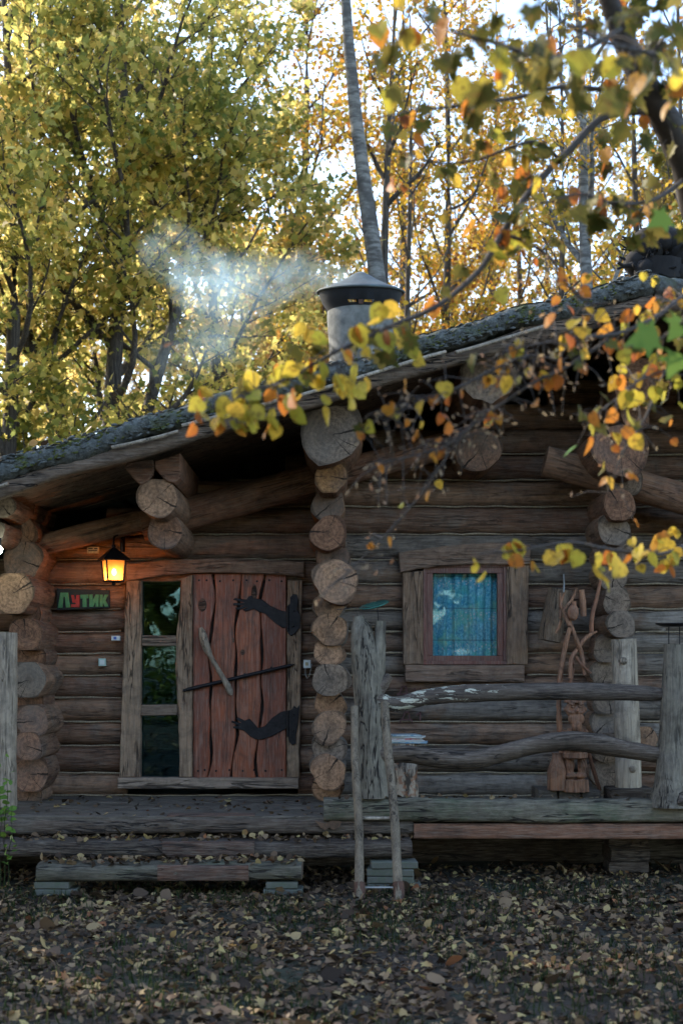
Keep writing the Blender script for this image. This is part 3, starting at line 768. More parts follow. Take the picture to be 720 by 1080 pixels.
# door leaf: four planks with wavy live edges over a dark backing
def wavy(xt, xb, seed):
    r_ = random.Random(seed); out = []
    p = [r_.uniform(0, 6) for _ in range(3)]
    for k in range(25):
        t = k/24; y = 605+216*t
        out.append((xt+(xb-xt)*t+1.8*math.sin(t*9+p[0])+1.2*math.sin(t*17+p[1])+.5*math.sin(t*31+p[2]), y))
    return out
edges = [[(203.5, 605+216*k/24) for k in range(25)], wavy(225, 220, 1), wavy(252, 246, 4), wavy(278, 272, 9), [(302, 606+215*k/24) for k in range(25)]]
dk = MB(); dk.prism(poly_px([(203.5, 605), (302, 605), (302, 820.5), (203.5, 820.5)], 0.0), .02, .045)
door = dk.build('door', M['root'], cabin)
for k in range(4):
    L = edges[k]; Rr = edges[k+1]
    gap = lambda i, s: 1.0+.7*math.sin(i*.9+k*2+s)
    pl = [(x+(gap(i, 0) if k else .2), y) for i, (x, y) in enumerate(L)]
    pr = [(x-(gap(i, 2) if k < 3 else .2), y) for i, (x, y) in enumerate(Rr)]
    b = MB(); b.prism(poly_px(pl[::-1]+pr, YD), YD, YD+.045, bev=.006)
    b.build('door_plank', M['door_wood'], door)
# knots burnt into the planks
kb = MB()
for (x, y, a, c) in [(213.5, 638, 4.5, 7), (256, 688, 2.2, 3), (268, 625, 3, 9), (246, 675, 1.5, 3)]:
    p = P(x, y, YD); kb.ball((p.x, YD-.001, p.z), (a/125, .006, c/125), seg=12)
kb.build('knot', M['patch_red'], door)
nb = random.Random(21)
for (x, y) in [(210, 612), (218, 612), (232, 613), (246, 612), (260, 612), (271, 613), (284, 612), (297, 613), (209, 813), (216, 812), (228, 813), (242, 812), (256, 813), (268, 812), (280, 813), (297, 812), (286, 704), (258, 711)]:
    b = MB(); p = P(x, y, YD); b.ball((p.x, YD-.002, p.z), (.009, .004, .009), seg=8, rings=5); b.build('nail', M['iron'], door)
# iron hinges shaped as arms with open hands
top_arm = [(303, 662), (297, 662), (288, 655), (279, 647), (272, 645), (268, 642), (259, 645), (256, 643), (262, 640), (250, 643.5), (248, 641), (258, 638.5), (246, 638.5), (246, 636), (258, 635.5), (246, 632.5), (248, 630.5), (260, 632.5),
           (262, 629), (266, 628), (267, 631), (276, 632), (285, 639), (294, 643), (301, 645), (303, 641)]
bot_arm = [(303, 768), (297, 771), (288, 776), (277, 780), (270, 780), (264, 777), (258, 771), (252, 769), (246, 768), (246.5, 765.5), (254, 766), (244, 762), (244.5, 760), (255, 763), (249, 758), (251, 756.5), (258, 760), (263, 758),
           (267, 762), (272, 768), (279, 766), (287, 757), (296, 751), (303, 749)]
for arm, plate in ((top_arm, [(303.5, 638), (306, 637), (306, 630), (309, 626.5), (313, 627), (314.5, 633), (313.5, 643), (317, 650), (316, 662), (311, 668), (307, 671), (303.5, 668)]),
                   (bot_arm, [(303.5, 750), (308, 748), (310, 744), (313, 747), (316, 743), (315, 756), (314, 765), (312, 775), (312, 784), (308, 786), (304.5, 782), (303.5, 776)])):
    b = MB(); b.prism(poly_px(arm, YD-.014), YD-.014, YD-.002, bev=.003)
    h = b.build('hinge', M['iron'], door)
    b = MB(); b.prism(poly_px(plate, -.072), -.072, -.057, bev=.003)
    c = P(303.5, (plate[0][1]+plate[-1][1])/2, -.06)
    b.tube([c-Vector((0, .01, .11)), c+Vector((0, -.01, .11))], .011, 8)
    for q in (-.06, .07): b.ball((c.x+.05, -.075, c.z+q), .008, seg=8, rings=5)
    b.build('hinge_plate', M['iron'], h)
# wooden handle and iron bar
hw = []
for (x, y, r) in [(211.5, 662, 2.2), (213.5, 668, 4.2), (216, 678, 4.6), (218.5, 685, 4.2), (222, 692, 2.8), (229, 704, 2.6), (236, 716, 2.8), (240, 723, 3.9), (243, 730, 3.4), (244.5, 733, 1.5)]:
    hw.append((P(x, y, -.1), r/125))
hb = MB(); hb.tube([p for p, r in hw], [r for p, r in hw], 10, jit=.001)
for (x, y) in ((217, 680), (240, 724)):
    a = P(x, y, -.1); hb.tube([a, a+Vector((0, .09, 0))], .016, 8)
hb.build('handle', M['post_pale'], door)
bb = MB(); a = P(195, 728, -.07); b_ = P(309, 701, -.07)
bb.tube([a, a+(b_-a)*.03, a+(b_-a)*.5, a+(b_-a)*.96, b_+(b_-a)*.015], [.010, .016, .0165, .014, .003], 8)
bb.tube([a+Vector((-.012, -.018, 0)), a+Vector((.012, -.018, -.004))], .012, 6)
bb.build('door_bar', M['iron'], door)

# window --------------------------------------------------------------
hewn([(425, 701), (446, 701), (446, 602), (424, 604)], -.05, .2, M['frame_wood'], 'window_surround', cabin)
hewn([(534, 701), (556, 701), (557.5, 595), (534, 597)], -.05, .2, M['frame_wood'], 'window_surround', cabin)
hewn([(422, 603.5), (420, 583), (450, 578), (490, 574), (520, 572), (559, 574), (559, 595.5), (520, 595), (490, 595), (460, 597), (440, 600)], -.075, .2, M['lintel_wood'], 'window_lintel', cabin)
hewn([(427, 719), (427, 701.5), (553, 701.5), (553, 719.5)], -.075, .2, M['lintel_wood'], 'window_sill', cabin)
wn = MB()
def frame_rect(b, x0, x1, y0, y1, w_, Y0, Y1):
    for pts in ([(x0, y0), (x1, y0), (x1, y0+w_), (x0, y0+w_)], [(x0, y1-w_), (x1, y1-w_), (x1, y1), (x0, y1)],
                [(x0, y0+w_+.05), (x0+w_, y0+w_+.05), (x0+w_, y1-w_-.05), (x0, y1-w_-.05)], [(x1-w_, y0+w_+.05), (x1, y0+w_+.05), (x1, y1-w_-.05), (x1-w_, y1-w_-.05)]):
        b.prism(poly_px(pts, Y0), Y0, Y1, bev=.004)
frame_rect(wn, 446, 534.5, 594, 701, 4, -.03, .12)
wo = wn.build('window', M['window_red'], cabin)
ws = MB(); frame_rect(ws, 449.7, 530.7, 598, 698, 6.5, -.012, .06); ws.build('sash', M['window_red'], wo)
pn = MB(); pn.prism(poly_px([(455, 604), (525, 604), (525, 692), (455, 692)], .02), .02, .026); pn.build('pane', M['glass_clear'], wo)
ct = MB(); xa, xb = P(449, 0, .1).x, P(532, 0, .1).x; za, zb = P(0, 700, .1).z, P(0, 598, .1).z
vs = []; NXc = 120
for j in range(13):
    for i in range(NXc+1):
        t = i/NXc; x = xa+(xb-xa)*t
        y = .085+.03*math.sin(t*40+.5*math.sin(j*.4)+2.2*math.sin(t*5))+.008*math.sin(t*97+1)+(.014 if t > .55 else 0)
        vs.append((x, y, za+(zb-za)*j/12))
ct.add(vs, [(j*(NXc+1)+i, j*(NXc+1)+i+1, (j+1)*(NXc+1)+i+1, (j+1)*(NXc+1)+i) for j in range(12) for i in range(NXc)])
ct.build('curtain', M['curtain'], wo)
# faded painted assembly marks on the logs below the window
def stroke(b, pts, w_, Y, scale=1):
    for a, c in zip(pts[:-1], pts[1:]):
        A = Vector(a); C = Vector(c); d = (C-A).normalized(); n = Vector((-d.y, d.x))*w_/2; A = A-d*w_*.4; C = C+d*w_*.4
        b.prism(poly_px([tuple(A+n), tuple(C+n), tuple(C-n), tuple(A-n)], Y), Y, Y+.006)
for (ox, oy, s_) in ((421, 724, 1), (424, 751, 2)):
    mk = MB()
    stroke(mk, [(ox, oy+8), (ox+3, oy), (ox+7, oy), (ox+8, oy+8)], 1.3, -.012)
    stroke(mk, [(ox-2, oy+8), (ox+10, oy+8)], 1.3, -.0125)
    stroke(mk, [(ox-2, oy+8), (ox-2, oy+11)], 1.3, -.013); stroke(mk, [(ox+10, oy+8), (ox+10, oy+11)], 1.3, -.013)
    if s_ == 1:
        ox, oy = 437, 726
        stroke(mk, [(ox, oy), (ox+1, oy+4), (ox+6, oy+4)], 1.3, -.012); stroke(mk, [(ox+6, oy), (ox+6, oy+9)], 1.3, -.0125)
    else:
        ox, oy = 439, 751
        stroke(mk, [(ox, oy+3), (ox+4, oy), (ox+4, oy+9)], 1.3, -.012)
    mk.build('painted_mark', M['paint_mark'], cabin)

# ------------------------------------------------------------------ chimney
YC = 1.3
cc = P(380, 0, YC); k = 1/ppm(YC)
chim = empty('chimney', (cc.x, YC, rooftop(cc.x)-.05), 'round grey cement chimney with conical metal cap rising from the roof', 'chimney')
zt = P(0, 328, YC).z; zb = rooftop(cc.x)-.3
b = MB(); b.lathe([(34.5*k, zt-0), (35.5*k, zt-.01), (35*k, zt-.1), (33*k, zt-.35), (31.5*k, zb)][::-1], (cc.x, YC, 0), 40)
b.lathe([(34.5*k, zt), (28*k, zt), (28*k, zt-.6)], (cc.x, YC, 0), 40)
b.build('chimney_pipe', M['cement'], chim)
zbr = P(0, 308, YC).z; zap = P(0, 288, YC).z
b = MB(); b.lathe([(46*k, zbr-.012), (47*k, zbr-.004), (46.5*k, zbr+.004), (40*k, zbr+.028), (30*k, zbr+.06), (18*k, zbr+.112), (8*k, zap-.012), (2*k, zap+.012), (.1*k, zap+.003)], (cc.x, YC, 0), 48)
b.v = [(x_, y_, z_+(y_-YC)*.11) for x_, y_, z_ in b.v]
cap = b.build('chimney_cap', M['cap_metal'], chim)
b = MB(); b.lathe([(45.5*k, zbr-.01), (2*k, zap-.03)], (cc.x, YC, 0), 48)
SEG = 72; vs = []; fs = []
zr = [zt-.02, zt+.004, zt+.06, zbr-.004]; rr2 = [35.5, 36.5, 40, 44.5]
for z, r_ in zip(zr, rr2):
    for q in range(SEG): a = 2*math.pi*q/SEG; vs.append((cc.x+r_*k*math.sin(a), YC-r_*k*math.cos(a), z))
for i in range(3):
    for q in range(SEG):
        x = math.sin(2*math.pi*(q+.5)/SEG); back = math.cos(2*math.pi*(q+.5)/SEG) < 0
        if (i == 1 or (back and i == 2)) and .09 < abs(x) < (.45 if back else .36): continue
        fs.append((i*SEG+q, i*SEG+(q+1) % SEG, (i+1)*SEG+(q+1) % SEG, (i+1)*SEG+q))
b.add(vs, fs)
b.v = [(x_, y_, z_+(y_-YC)*.11*min(1, max(0, (z_-zt-.01)/.05))) for x_, y_, z_ in b.v]
b.build('spark_guard', M['cap_inside'], cap)
b = MB()
for q in range(4):
    a = q*math.pi/2
    b.box((cc.x+39*k*math.sin(a), YC-39*k*math.cos(a), (zt+zbr)/2-(.045 if q == 0 else .02)), (.04 if q % 2 == 0 else .012, .012 if q % 2 == 0 else .04, zbr-zt-(.05 if q == 0 else .0)))
b.build('cap_strap', M['rust'], cap)

# ------------------------------------------------------------------ porch
porch = empty('porch', (0, -.8, 0), 'low grey plank porch deck running along the front of the cabin', 'porch')
ZD = .48
b = MB(); y = -1.56
while y < .0:
    w_ = random.uniform(.13, .17)
    pts = [(x, y+w_/2, ZD-.02+random.uniform(-.003, .003)) for x in np.linspace(-3.6, 5.2, 26)]
    b.sweep(pts, [(-w_/2+.004, -.02), (w_/2-.004, -.02), (w_/2-.004, .015), (w_/2-.01, .02), (-w_/2+.01, .02), (-w_/2+.004, .015)], smooth=False, jit=.001); y += w_
b.build('deck_boards', M['deck'], porch)
def rbeam(name, x0, x1, Yc, zc, w_, h, mat, parent, jit=.004, n=None, ends=True, wob=.006):
    prof = []
    for k_ in range(20):
        a = 2*math.pi*k_/20; cx, sx = math.cos(a), math.sin(a); e = .45
        prof.append((math.copysign(abs(cx)**e, cx)*w_/2, math.copysign(abs(sx)**e, sx)*h/2))
    N = n or int((x1-x0)/.1)+2; p1 = random.uniform(0, 6)
    L = x1-x0
    pts = [((i/(N-1)-.5)*L, wob*math.sin(i*.35+p1), wob*math.sin(i*.22+p1*2)) for i in range(N)]
    b = MB(); b.sweep(pts, prof, [(1+random.uniform(-.02, .02), 1+random.uniform(-.03, .03)) for _ in pts], jit=jit, mcap=1)
    o = b.build(name, [mat, M['end_grey']]); o.location = ((x0+x1)/2, Yc, zc)
    if parent is not None: attach(o, parent)
    return o
x440 = P(436, 0, -1.6).x; x340 = P(341, 0, -1.6).x
rbeam('front_beam', -3.6, x440, -1.47, .405, .2, .12, M['beam_dark'], porch)
rbeam('front_beam', -3.6, x440-.02, -1.3, .30, .3, .1, M['beam_dark'], porch)
rbeam('edge_board', x440+.003, 4.2, -1.55, .37, .06, .115, M['beam_red'], porch, jit=.001, wob=.001)
rbeam('curb_log', x340, 4.2, -1.5, .522, .22, .17, M['beam_grey'], porch, jit=.006)
for x in (P(665, 0, -1.3).x, 3.6, -3.3, -1.5):
    for q in range(3): 
        bx = MB(); bx.box((x, -1.1, .05+q*.105), (.3, .3, .1), rot=Matrix.Rotation(random.uniform(-.1, .1), 3, 'Z')); bx.build('support_block', M['beam_dark'], porch)
b = MB(); b.box((0.5, -.6, .17), (8.2, .06, .42)); b.build('skirt_board', M['beam_dark'], porch)
# patch boards let into the deck
pb = rbeam('patch_board', P(175, 0, -1.6).x, P(268, 0, -1.6).x, -1.47, .475, .17, .03, M['patch_red'], porch, jit=.001, wob=0)
b = MB()
c = P(346, 871, -1.6)
b.prism([(c.x+a_/144, c.z+z_/144) for a_, z_ in [(-14, 5), (-3, 2), (5, 6), (14, 4), (12, -1), (6, -5), (1, -2), (-4, -5), (-9, -1)]], -1.585, -1.566)
b.build('wood_chip', M['end_tan'], porch)

steps = []
s1 = empty('porch_step', (P(210, 0, -1.75).x, -1.75, .27), 'upper long dark log step strewn with leaves just below the porch deck', 'step', 'log steps to the porch')
rbeam('tread', -3.3, P(434, 0, -1.9).x, -1.74, .274, .32, .12, M['beam_dark'], s1, jit=.005)
rbeam('repair_board', P(171, 0, -1.92).x, P(268, 0, -1.92).x, -1.885, .281, .05, .115, M['patch_red'], s1, jit=.001, wob=0)
s2 = empty('porch_step', (P(178, 0, -2.1).x, -2.1, .1), 'lower short grey log step propped on blocks at the foot of the porch', 'step', 'log steps to the porch')
rbeam('tread', P(38, 0, -2.25).x, P(318, 0, -2.25).x, -2.08, .163, .34, .12, M['beam_grey'], s2, jit=.005)
rbeam('repair_board', P(166, 0, -2.27).x, P(262, 0, -2.27).x, -2.235, .164, .05, .11, M['patch_red'], s2, jit=.001, wob=0)
def blocks(px, Y, n, label, w_=.24, z0=0.0, h=.05):
    g = empty('block_stack', (P(px, 0, Y).x, Y, z0), label, 'blocks', 'small block stacks under the steps')
    for q in range(n):
        b = MB(); b.box((0, 0, 0), (w_+(.05 if q == 0 else 0), .2, h-.004), bev=.006, rot=Matrix.Rotation(random.uniform(-.06, .06), 3, 'Z'))
        o = b.build('block', M['block']); o.location = (P(px, 0, Y).x+random.uniform(-.02, .02), Y, z0+h*(q+.5)); attach(o, g)
blocks(60, -2.13, 2, 'low mossy block stack under the left end of the lower step')
blocks(297, -2.13, 2, 'low block stack under the right end of the lower step', .22)
blocks(413, -1.86, 4, 'grey block stack beside the ladder, right end of the upper step', .33, -.01, .053)
# flat slab under the far end
# railing --------------------------------------------------------------
rail = empty('porch_railing', P(388, 842, -1.5), 'rustic railing of two crooked dark rails between thick weathered trunk posts', 'railing')
Yp = -1.5; kp = 1/ppm(Yp)
def trunk_post(name, pts, mat, Y=Yp, parent=rail, seg=22, ir=.08, jit=.003):
    ps = [(P(x, y, Y), r/ppm(Y)) for x, y, r in pts]
    # refine
    rp = []; rs = []
    for i in range(len(ps)-1):
        for q in range(5):
            t = q/5; rp.append(ps[i][0].lerp(ps[i+1][0], t)); rs.append(ps[i][1]*(1-t)+ps[i+1][1]*t)
    rp.append(ps[-1][0]); rs.append(ps[-1][1])
    o0 = rp[0].copy()
    b = MB(); b.sweep([p-o0 for p in rp], circ(seg, 1, ir), rs, up=(0, 1, 0), jit=jit, mcap=1)
    o = b.build(name, [mat, M['end_grey']]); o.location = o0
    if parent is not None: attach(o, parent)
    return o
pst = trunk_post('post', [(390, 841, 19), (390, 800, 15.5), (389, 760, 14.5), (387.5, 720, 15.5), (385, 695, 15), (382, 675, 12.5), (380, 662, 10.5), (377, 650, 5)], M['post_grey'])
trunk_post('splinter', [(395, 745, 8), (398.5, 705, 6.8), (400.5, 678, 5.6), (401, 655, 5)], M['post_grey'], Y=-1.51, parent=pst, ir=.15)
trunk_post('branch_stub', [(398, 725, 9), (405, 719, 6), (411, 712, 4)], M['rail'], Y=-1.5, parent=pst)
trunk_post('post', [(712, 850, 30), (712, 820, 23), (712, 780, 19), (714, 730, 18), (716, 680, 17)], M['post_grey'])
rt = MB()
for q in range(9):
    a = rr_.uniform(0, 6.28); p = P(714, 846, Yp); d = Vector((math.cos(a), math.sin(a)*.8-.2, 0)).normalized()
    rt.tube([p+Vector((0, 0, .12)), p+d*.12+Vector((0, 0, .06)), p+d*.2+Vector((0, 0, .0))], [.09, .065, .03], 10, jit=.004, rnd=rr_)
rt.build('root_flare', M['rail'], rail)
def crooked(name, pts, mat, parent, Y=-1.52, seg=14):
    # Catmull-Rom through pixel points
    ps = [(P(x, y, Y), r/ppm(Y)) for x, y, r in pts]; out = []; rs = []
    for i in range(len(ps)-1):
        p0 = ps[max(i-1, 0)][0]; p1 = ps[i][0]; p2 = ps[i+1][0]; p3 = ps[min(i+2, len(ps)-1)][0]
        for q in range(6):
            t = q/6
            out.append(.5*((2*p1)+(p2-p0)*t+(2*p0-5*p1+4*p2-p3)*t*t+(3*p1-p0-3*p2+p3)*t**3)); rs.append(ps[i][1]*(1-t)+ps[i+1][1]*t)
    out.append(ps[-1][0]); rs.append(ps[-1][1]); o0 = out[len(out)//2].copy()
    b = MB(); b.sweep([p-o0 for p in out], circ(seg, 1, .09), rs, jit=.002, mcap=1)
    o = b.build(name, [mat, M['end_grey']]); o.location = o0; attach(o, parent); return o
r1 = crooked('rail', [(396, 738, 10), (412, 742, 8), (425, 741, 8), (450, 735, 8.5), (490, 731, 9.5), (560, 729, 9), (620, 729, 9.5), (680, 731, 8), (704, 732, 5)], M['rail'], rail)
r2 = crooked('rail', [(400, 796, 9), (430, 795, 9), (465, 800, 9.5), (500, 801, 9), (530, 794, 9), (565, 785, 9), (600, 781, 10), (630, 784, 10.5), (660, 790, 9), (700, 797, 8)], M['rail'], rail)
r1.data.materials[0] = M['rail_peel']
# left edge post
o = trunk_post('porch_post', [(4, 850, 14), (4, 800, 13), (5, 740, 13), (5, 700, 13), (6, 667, 12)], M['post_pale'], Y=-1.45, parent=None)
tag(o, 'weathered round post standing at the left end of the porch', 'post')

# dishes on spikes above the posts
d1 = empty('spiked_dish', P(386, 655, -1.5), 'green glass dish tilted on thin spikes above the forked railing post', 'dish', 'small dishes on the railing posts')
b = MB(); c = P(395, 641, -1.5)
b.lathe([(.0, .0), (.05, .002), (.09, .012), (.115, .022), (.11, .026), (.05, .01), (0, .008)], (0, 0, 0), 28)
o = b.build('dish', M['glass_green']); o.location = c; o.rotation_euler = (R(12), R(-14), 0); attach(o, d1)
b = MB(); a = P(399, 655, -1.5); b.tube([a-Vector((0, 0, .03)), c+Vector((.02, 0, 0))], .004, 6); a = P(378, 652, -1.5); b.tube([a, P(374, 641, -1.5), c], .003, 6)
b.tube([P(355, 643, -1.5), P(374, 641, -1.5), c], .003, 6)
b.build('spike', M['iron'], d1)
d2 = empty('spiked_dish', P(708, 680, -1.5), 'black dish held on thin spikes above the thick right railing post', 'dish', 'small dishes on the railing posts')
b = MB(); c = P(709, 661, -1.5)
b.lathe([(.0, .0), (.08, .002), (.125, .018), (.13, .026), (.08, .012), (0, .01)], (0, 0, 0), 28); o = b.build('dish', M['iron']); o.location = c; attach(o, d2)
b = MB()
for dx in (-.03, .05): b.tube([c+Vector((dx, 0, 0)), c+Vector((dx, 0, -.15))], .004, 6)
b.build('spike', M['iron'], d2)

# ladder ------------------------------------------------------------------
lad = empty('pole_ladder', P(400, 950, -2.35), 'narrow ladder of two thin bare poles with dark feet leaning on the railing', 'ladder')
def leaned(xt, yt, Yt, xb, yb, Yb, r0, r1, mat, name, n=16):
    A = P(xt, yt, Yt); B = P(xb, yb, Yb); pts = []; rs = []
    for i in range(n):
        t = i/(n-1); p = A.lerp(B, t)+Vector((.006*math.sin(t*7+xt), .0, 0)); pts.append(p); rs.append((r0*(1-t)+r1*t)*(1+random.uniform(-.05, .05)))
    o0 = B.copy(); b = MB(); b.sweep([p-o0 for p in pts], circ(12, 1, .07), rs, up=(0, 1, 0), jit=.0012, mcap=1)
    o = b.build(name, [mat, M['end_tan']]); o.location = o0; attach(o, lad); return o, A, B
for (xt, yt, xb, yb) in ((374, 746, 379.5, 951), (406, 741, 421.5, 951)):
    o, A, B = leaned(xt, yt, -1.75, xb, yb, -2.38, 4.6/146, 5.2/154, M['pole'], 'side_rail')
    C_ = B.lerp(A, .092); b = MB(); b.tube([B+Vector((0, 0, -.02)), C_], [.042, .038], 12, jit=.001); b.build('foot', M['rust'], lad)
    b.box
a = P(376, 863, -2.08); c = P(415, 863, -2.08)
b = MB(); b.tube([a, a.lerp(c, .5), c], .012, 8); b.build('rung', M['post_pale'], lad)
a = P(379, 936, -2.33); c = P(420, 936, -2.33)
b = MB(); b.tube([a, a.lerp(c, .5), c], .006, 8); b.build('tie_wire', M['wire'], lad)

# ------------------------------------------------------------------ lantern
YL = -.42
lc = P(120, 602, YL); kl = 1/ppm(YL)
lan = empty('wall_lantern', lc, 'lit amber glass wall lantern hanging above the name board beside the door', 'lantern')
def ring4(w_, z): return [(lc.x-w_, YL-w_, z), (lc.x+w_, YL-w_, z), (lc.x+w_, YL+w_, z), (lc.x-w_, YL+w_, z)]
rot = Matrix.Rotation(R(24), 3, 'Z')
def lrot(v): v = Vector(v)-lc; return rot @ v+lc
zt_, zb_ = P(0, 591, YL).z, P(0, 613, YL).z; wt, wb = 10.3*kl, 8.2*kl
T = [lrot(v) for v in ring4(wt, zt_)]; B4 = [lrot(v) for v in ring4(wb, zb_)]
b = MB(); 
b.add([lrot(v) for v in ring4(14*kl, zt_-.004)+ring4(14.5*kl, zt_+.004)+ring4(6*kl, zt_+.07)+ring4(2*kl, zt_+.1)], [(0, 3, 2, 1)]+[(i*4+q, i*4+(q+1) % 4, (i+1)*4+(q+1) % 4, (i+1)*4+q) for i in range(3) for q in range(4)]+[(12, 13, 14, 15)], smooth=False)
tp = Vector((lc.x, YL, zt_+.1)); b.ball(tp+Vector((0, 0, .015)), .018)
b.build('lantern_roof', M['iron'], lan)
b = MB()
for q in range(4):
    b.tube([T[q], B4[q]], .008, 6); b.tube([B4[q], B4[(q+1) % 4]], .008, 6)
b.add([v+Vector((0, 0, -.006)) for v in B4], [(0, 1, 2, 3)], smooth=False); b.ball((lc.x, YL, zb_-.02), .016)
b.build('lantern_frame', M['iron'], lan)
for q in range(4):
    a1, a2, a3, a4 = [x.lerp(Vector((lc.x, YL, x.z)), .06) for x in (T[q], T[(q+1) % 4], B4[(q+1) % 4], B4[q])]
    b = MB(); b.add([a1, a2, a3, a4], [(0, 1, 2, 3)], smooth=False); b.build('lantern_pane', M['amber'], lan)
b = MB(); b.ball((lc.x+.004, YL, lc.z-.01), (.02, .02, .03)); b.build('bulb', M['bulb'], lan)
b = MB(); b.tube([tp+Vector((0, 0, .03)), tp+Vector((0, .02, .09)), tp+Vector((.01, .16, .12)), tp+Vector((.01, .42, .08))], .009, 8); b.tube([tp+Vector((.01, .40, .13)), tp+Vector((.01, .40, .0))], .02, 8)
b.build('bracket', M['iron'], lan)
pl_ = bpy.data.lights.new('lantern_light', 'POINT'); pl_.energy = 1.7; pl_.color = (1, .5, .18); pl_.shadow_soft_size = .03
po = bpy.data.objects.new('lantern_light', pl_); col.objects.link(po); po.location = (lc.x, YL, lc.z-.055); attach(po, lan)
# small bright lamp at the left edge
b = MB(); e = P(-1, 580, -1.2); b.ball(e, .03)
lp = empty('bare_bulb_lamp', e, 'tiny bright bare bulb by the stacked log ends at the left edge', 'lamp')
b.build('bulb', emis('cool_bulb', (.85, 1, .85), 30), lp)
b = MB(); b.tube([e+Vector((0, 0, .03)), e+Vector((0, 0, .09))], .02, 10); b.tube([e+Vector((0, 0, .09)), e+Vector((-.05, .2, .3))], .005, 6); b.build('socket', M['black'], lp)

# name board -------------------------------------------------------------
sgn = empty('name_board', P(87, 632, -.05), 'black name board with green and red carved letters beside the door', 'sign')
b = MB(); b.prism(poly_px([(60, 620.5), (115.5, 622.5), (115.5, 641), (60, 643.5)], -.05), -.05, -.01, bev=.004); b.build('board', M['sign_board'], sgn)
def letter(polys, mat, ch):
    b = MB()
    for p in polys: b.prism(poly_px(p, -.064), -.064, -.051, bev=.0018)
    b.build('letter', mat, sgn)
letter([[(61.2, 641), (64, 625), (72, 625), (74.2, 640.7), (69.6, 640.8), (68.6, 629.5), (67, 629.5), (66, 641)]], M['sign_green'], 0)
letter([[(75, 627.5), (78.2, 627.5), (79.3, 632.2), (80.2, 632.2), (80.6, 627.5), (84.2, 627.5), (84, 640.5), (75, 640.5), (75, 637.3), (80, 637.3), (80.1, 635.6), (76.6, 635.6)]], M['sign_redp'], 1)
letter([[(84.8, 627.2), (93.5, 627), (93.5, 631), (91.3, 631.1), (91.6, 640), (87.4, 640.2), (87.2, 631.2), (84.9, 631.3)]], M['sign_green'], 2)
letter([[(94.3, 627), (98, 627), (98, 633), (101, 627), (104.5, 627), (104.3, 639.8), (100.8, 639.8), (100.8, 635.2), (98.3, 640), (94.3, 640)]], M['sign_green'], 3)
letter([[(105.2, 627), (108.6, 627), (108.6, 631.5), (110.6, 627), (114.2, 627.2), (111.4, 633), (114.6, 639.6), (110.6, 639.7), (108.6, 635.6), (108.6, 639.8), (105.2, 639.8)]], M['sign_green'], 4)
# small wall fittings
def fitting(name, pxs, mat, Y, label, cat, face=None):
    x0, y0, x1, y1 = pxs; t = empty(name, P((x0+x1)/2, (y0+y1)/2, Y), label, cat)
    b = MB(); b.prism(poly_px([(x0, y0), (x1, y0), (x1, y1), (x0, y1)], Y), Y, Y+.035, bev=.003); b.build('housing', mat, t)
    if face:
        b = MB()
        for f_ in face[1]: b.prism(poly_px([(f_[0], f_[1]), (f_[2], f_[1]), (f_[2], f_[3]), (f_[0], f_[3])], Y-.004), Y-.004, Y-.001)
        b.build(face[2], face[0], t)
    return t
fitting('wall_tag', (92, 576.5, 104.5, 583.5), M['yellow_tag'], -.12, 'small yellowed printed tag on the log left above the lantern', 'tag', (M['black'], [(93.5, 578, 98, 579), (93.5, 580.2, 102.5, 581), (99.5, 578, 103, 579)], 'print'))
fitting('wall_sticker', (117.5, 670.5, 126.5, 675.5), M['white_plastic'], -.06, 'small white sticker with blue mark on a log left of the door', 'sticker', (plain('blue_ink', (.05, .12, .4), .5), [(120, 671.6, 123, 674.4)], 'blue_mark'))
fitting('light_switch', (104, 694.5, 111.5, 702.5), M['green_plastic'], -.04, 'pale green square light switch on the log wall below the sticker', 'switch', (M['white_plastic'], [(105.5, 696, 110, 701)], 'rocker'))
db = fitting('door_bell', (320, 696, 327.5, 704.5), M['white_plastic'], -.05, 'white bell box with a thin looping cable right of the door', 'bell box', (M['yellow_tag'], [(322, 698.5, 325, 702)], 'button'))
b = MB(); b.tube([P(x, y, -.045) for x, y in [(322, 704), (322, 711), (324, 716), (326, 713), (327.5, 707), (329, 700)]], .003, 6); b.build('cable', M['wire'], db)

# ------------------------------------------------------------------ right side of the porch
YG = -.75
# stand under the carving and the pale post
st = MB()
for (x0, x1, h) in [(567, 588, 9), (589, 612, 9.5), (613, 634, 9)]:
    st.prism(poly_px([(x0, 848), (x1, 848), (x1-1, 848-h-5), (x0+.5, 848-h-6)], YG-.12), YG-.12, YG+.3, bev=.008)
o = st.build('carving_stand', M['deck']); tag(o, 'low weathered plank stand under the carved gnome', 'stand')
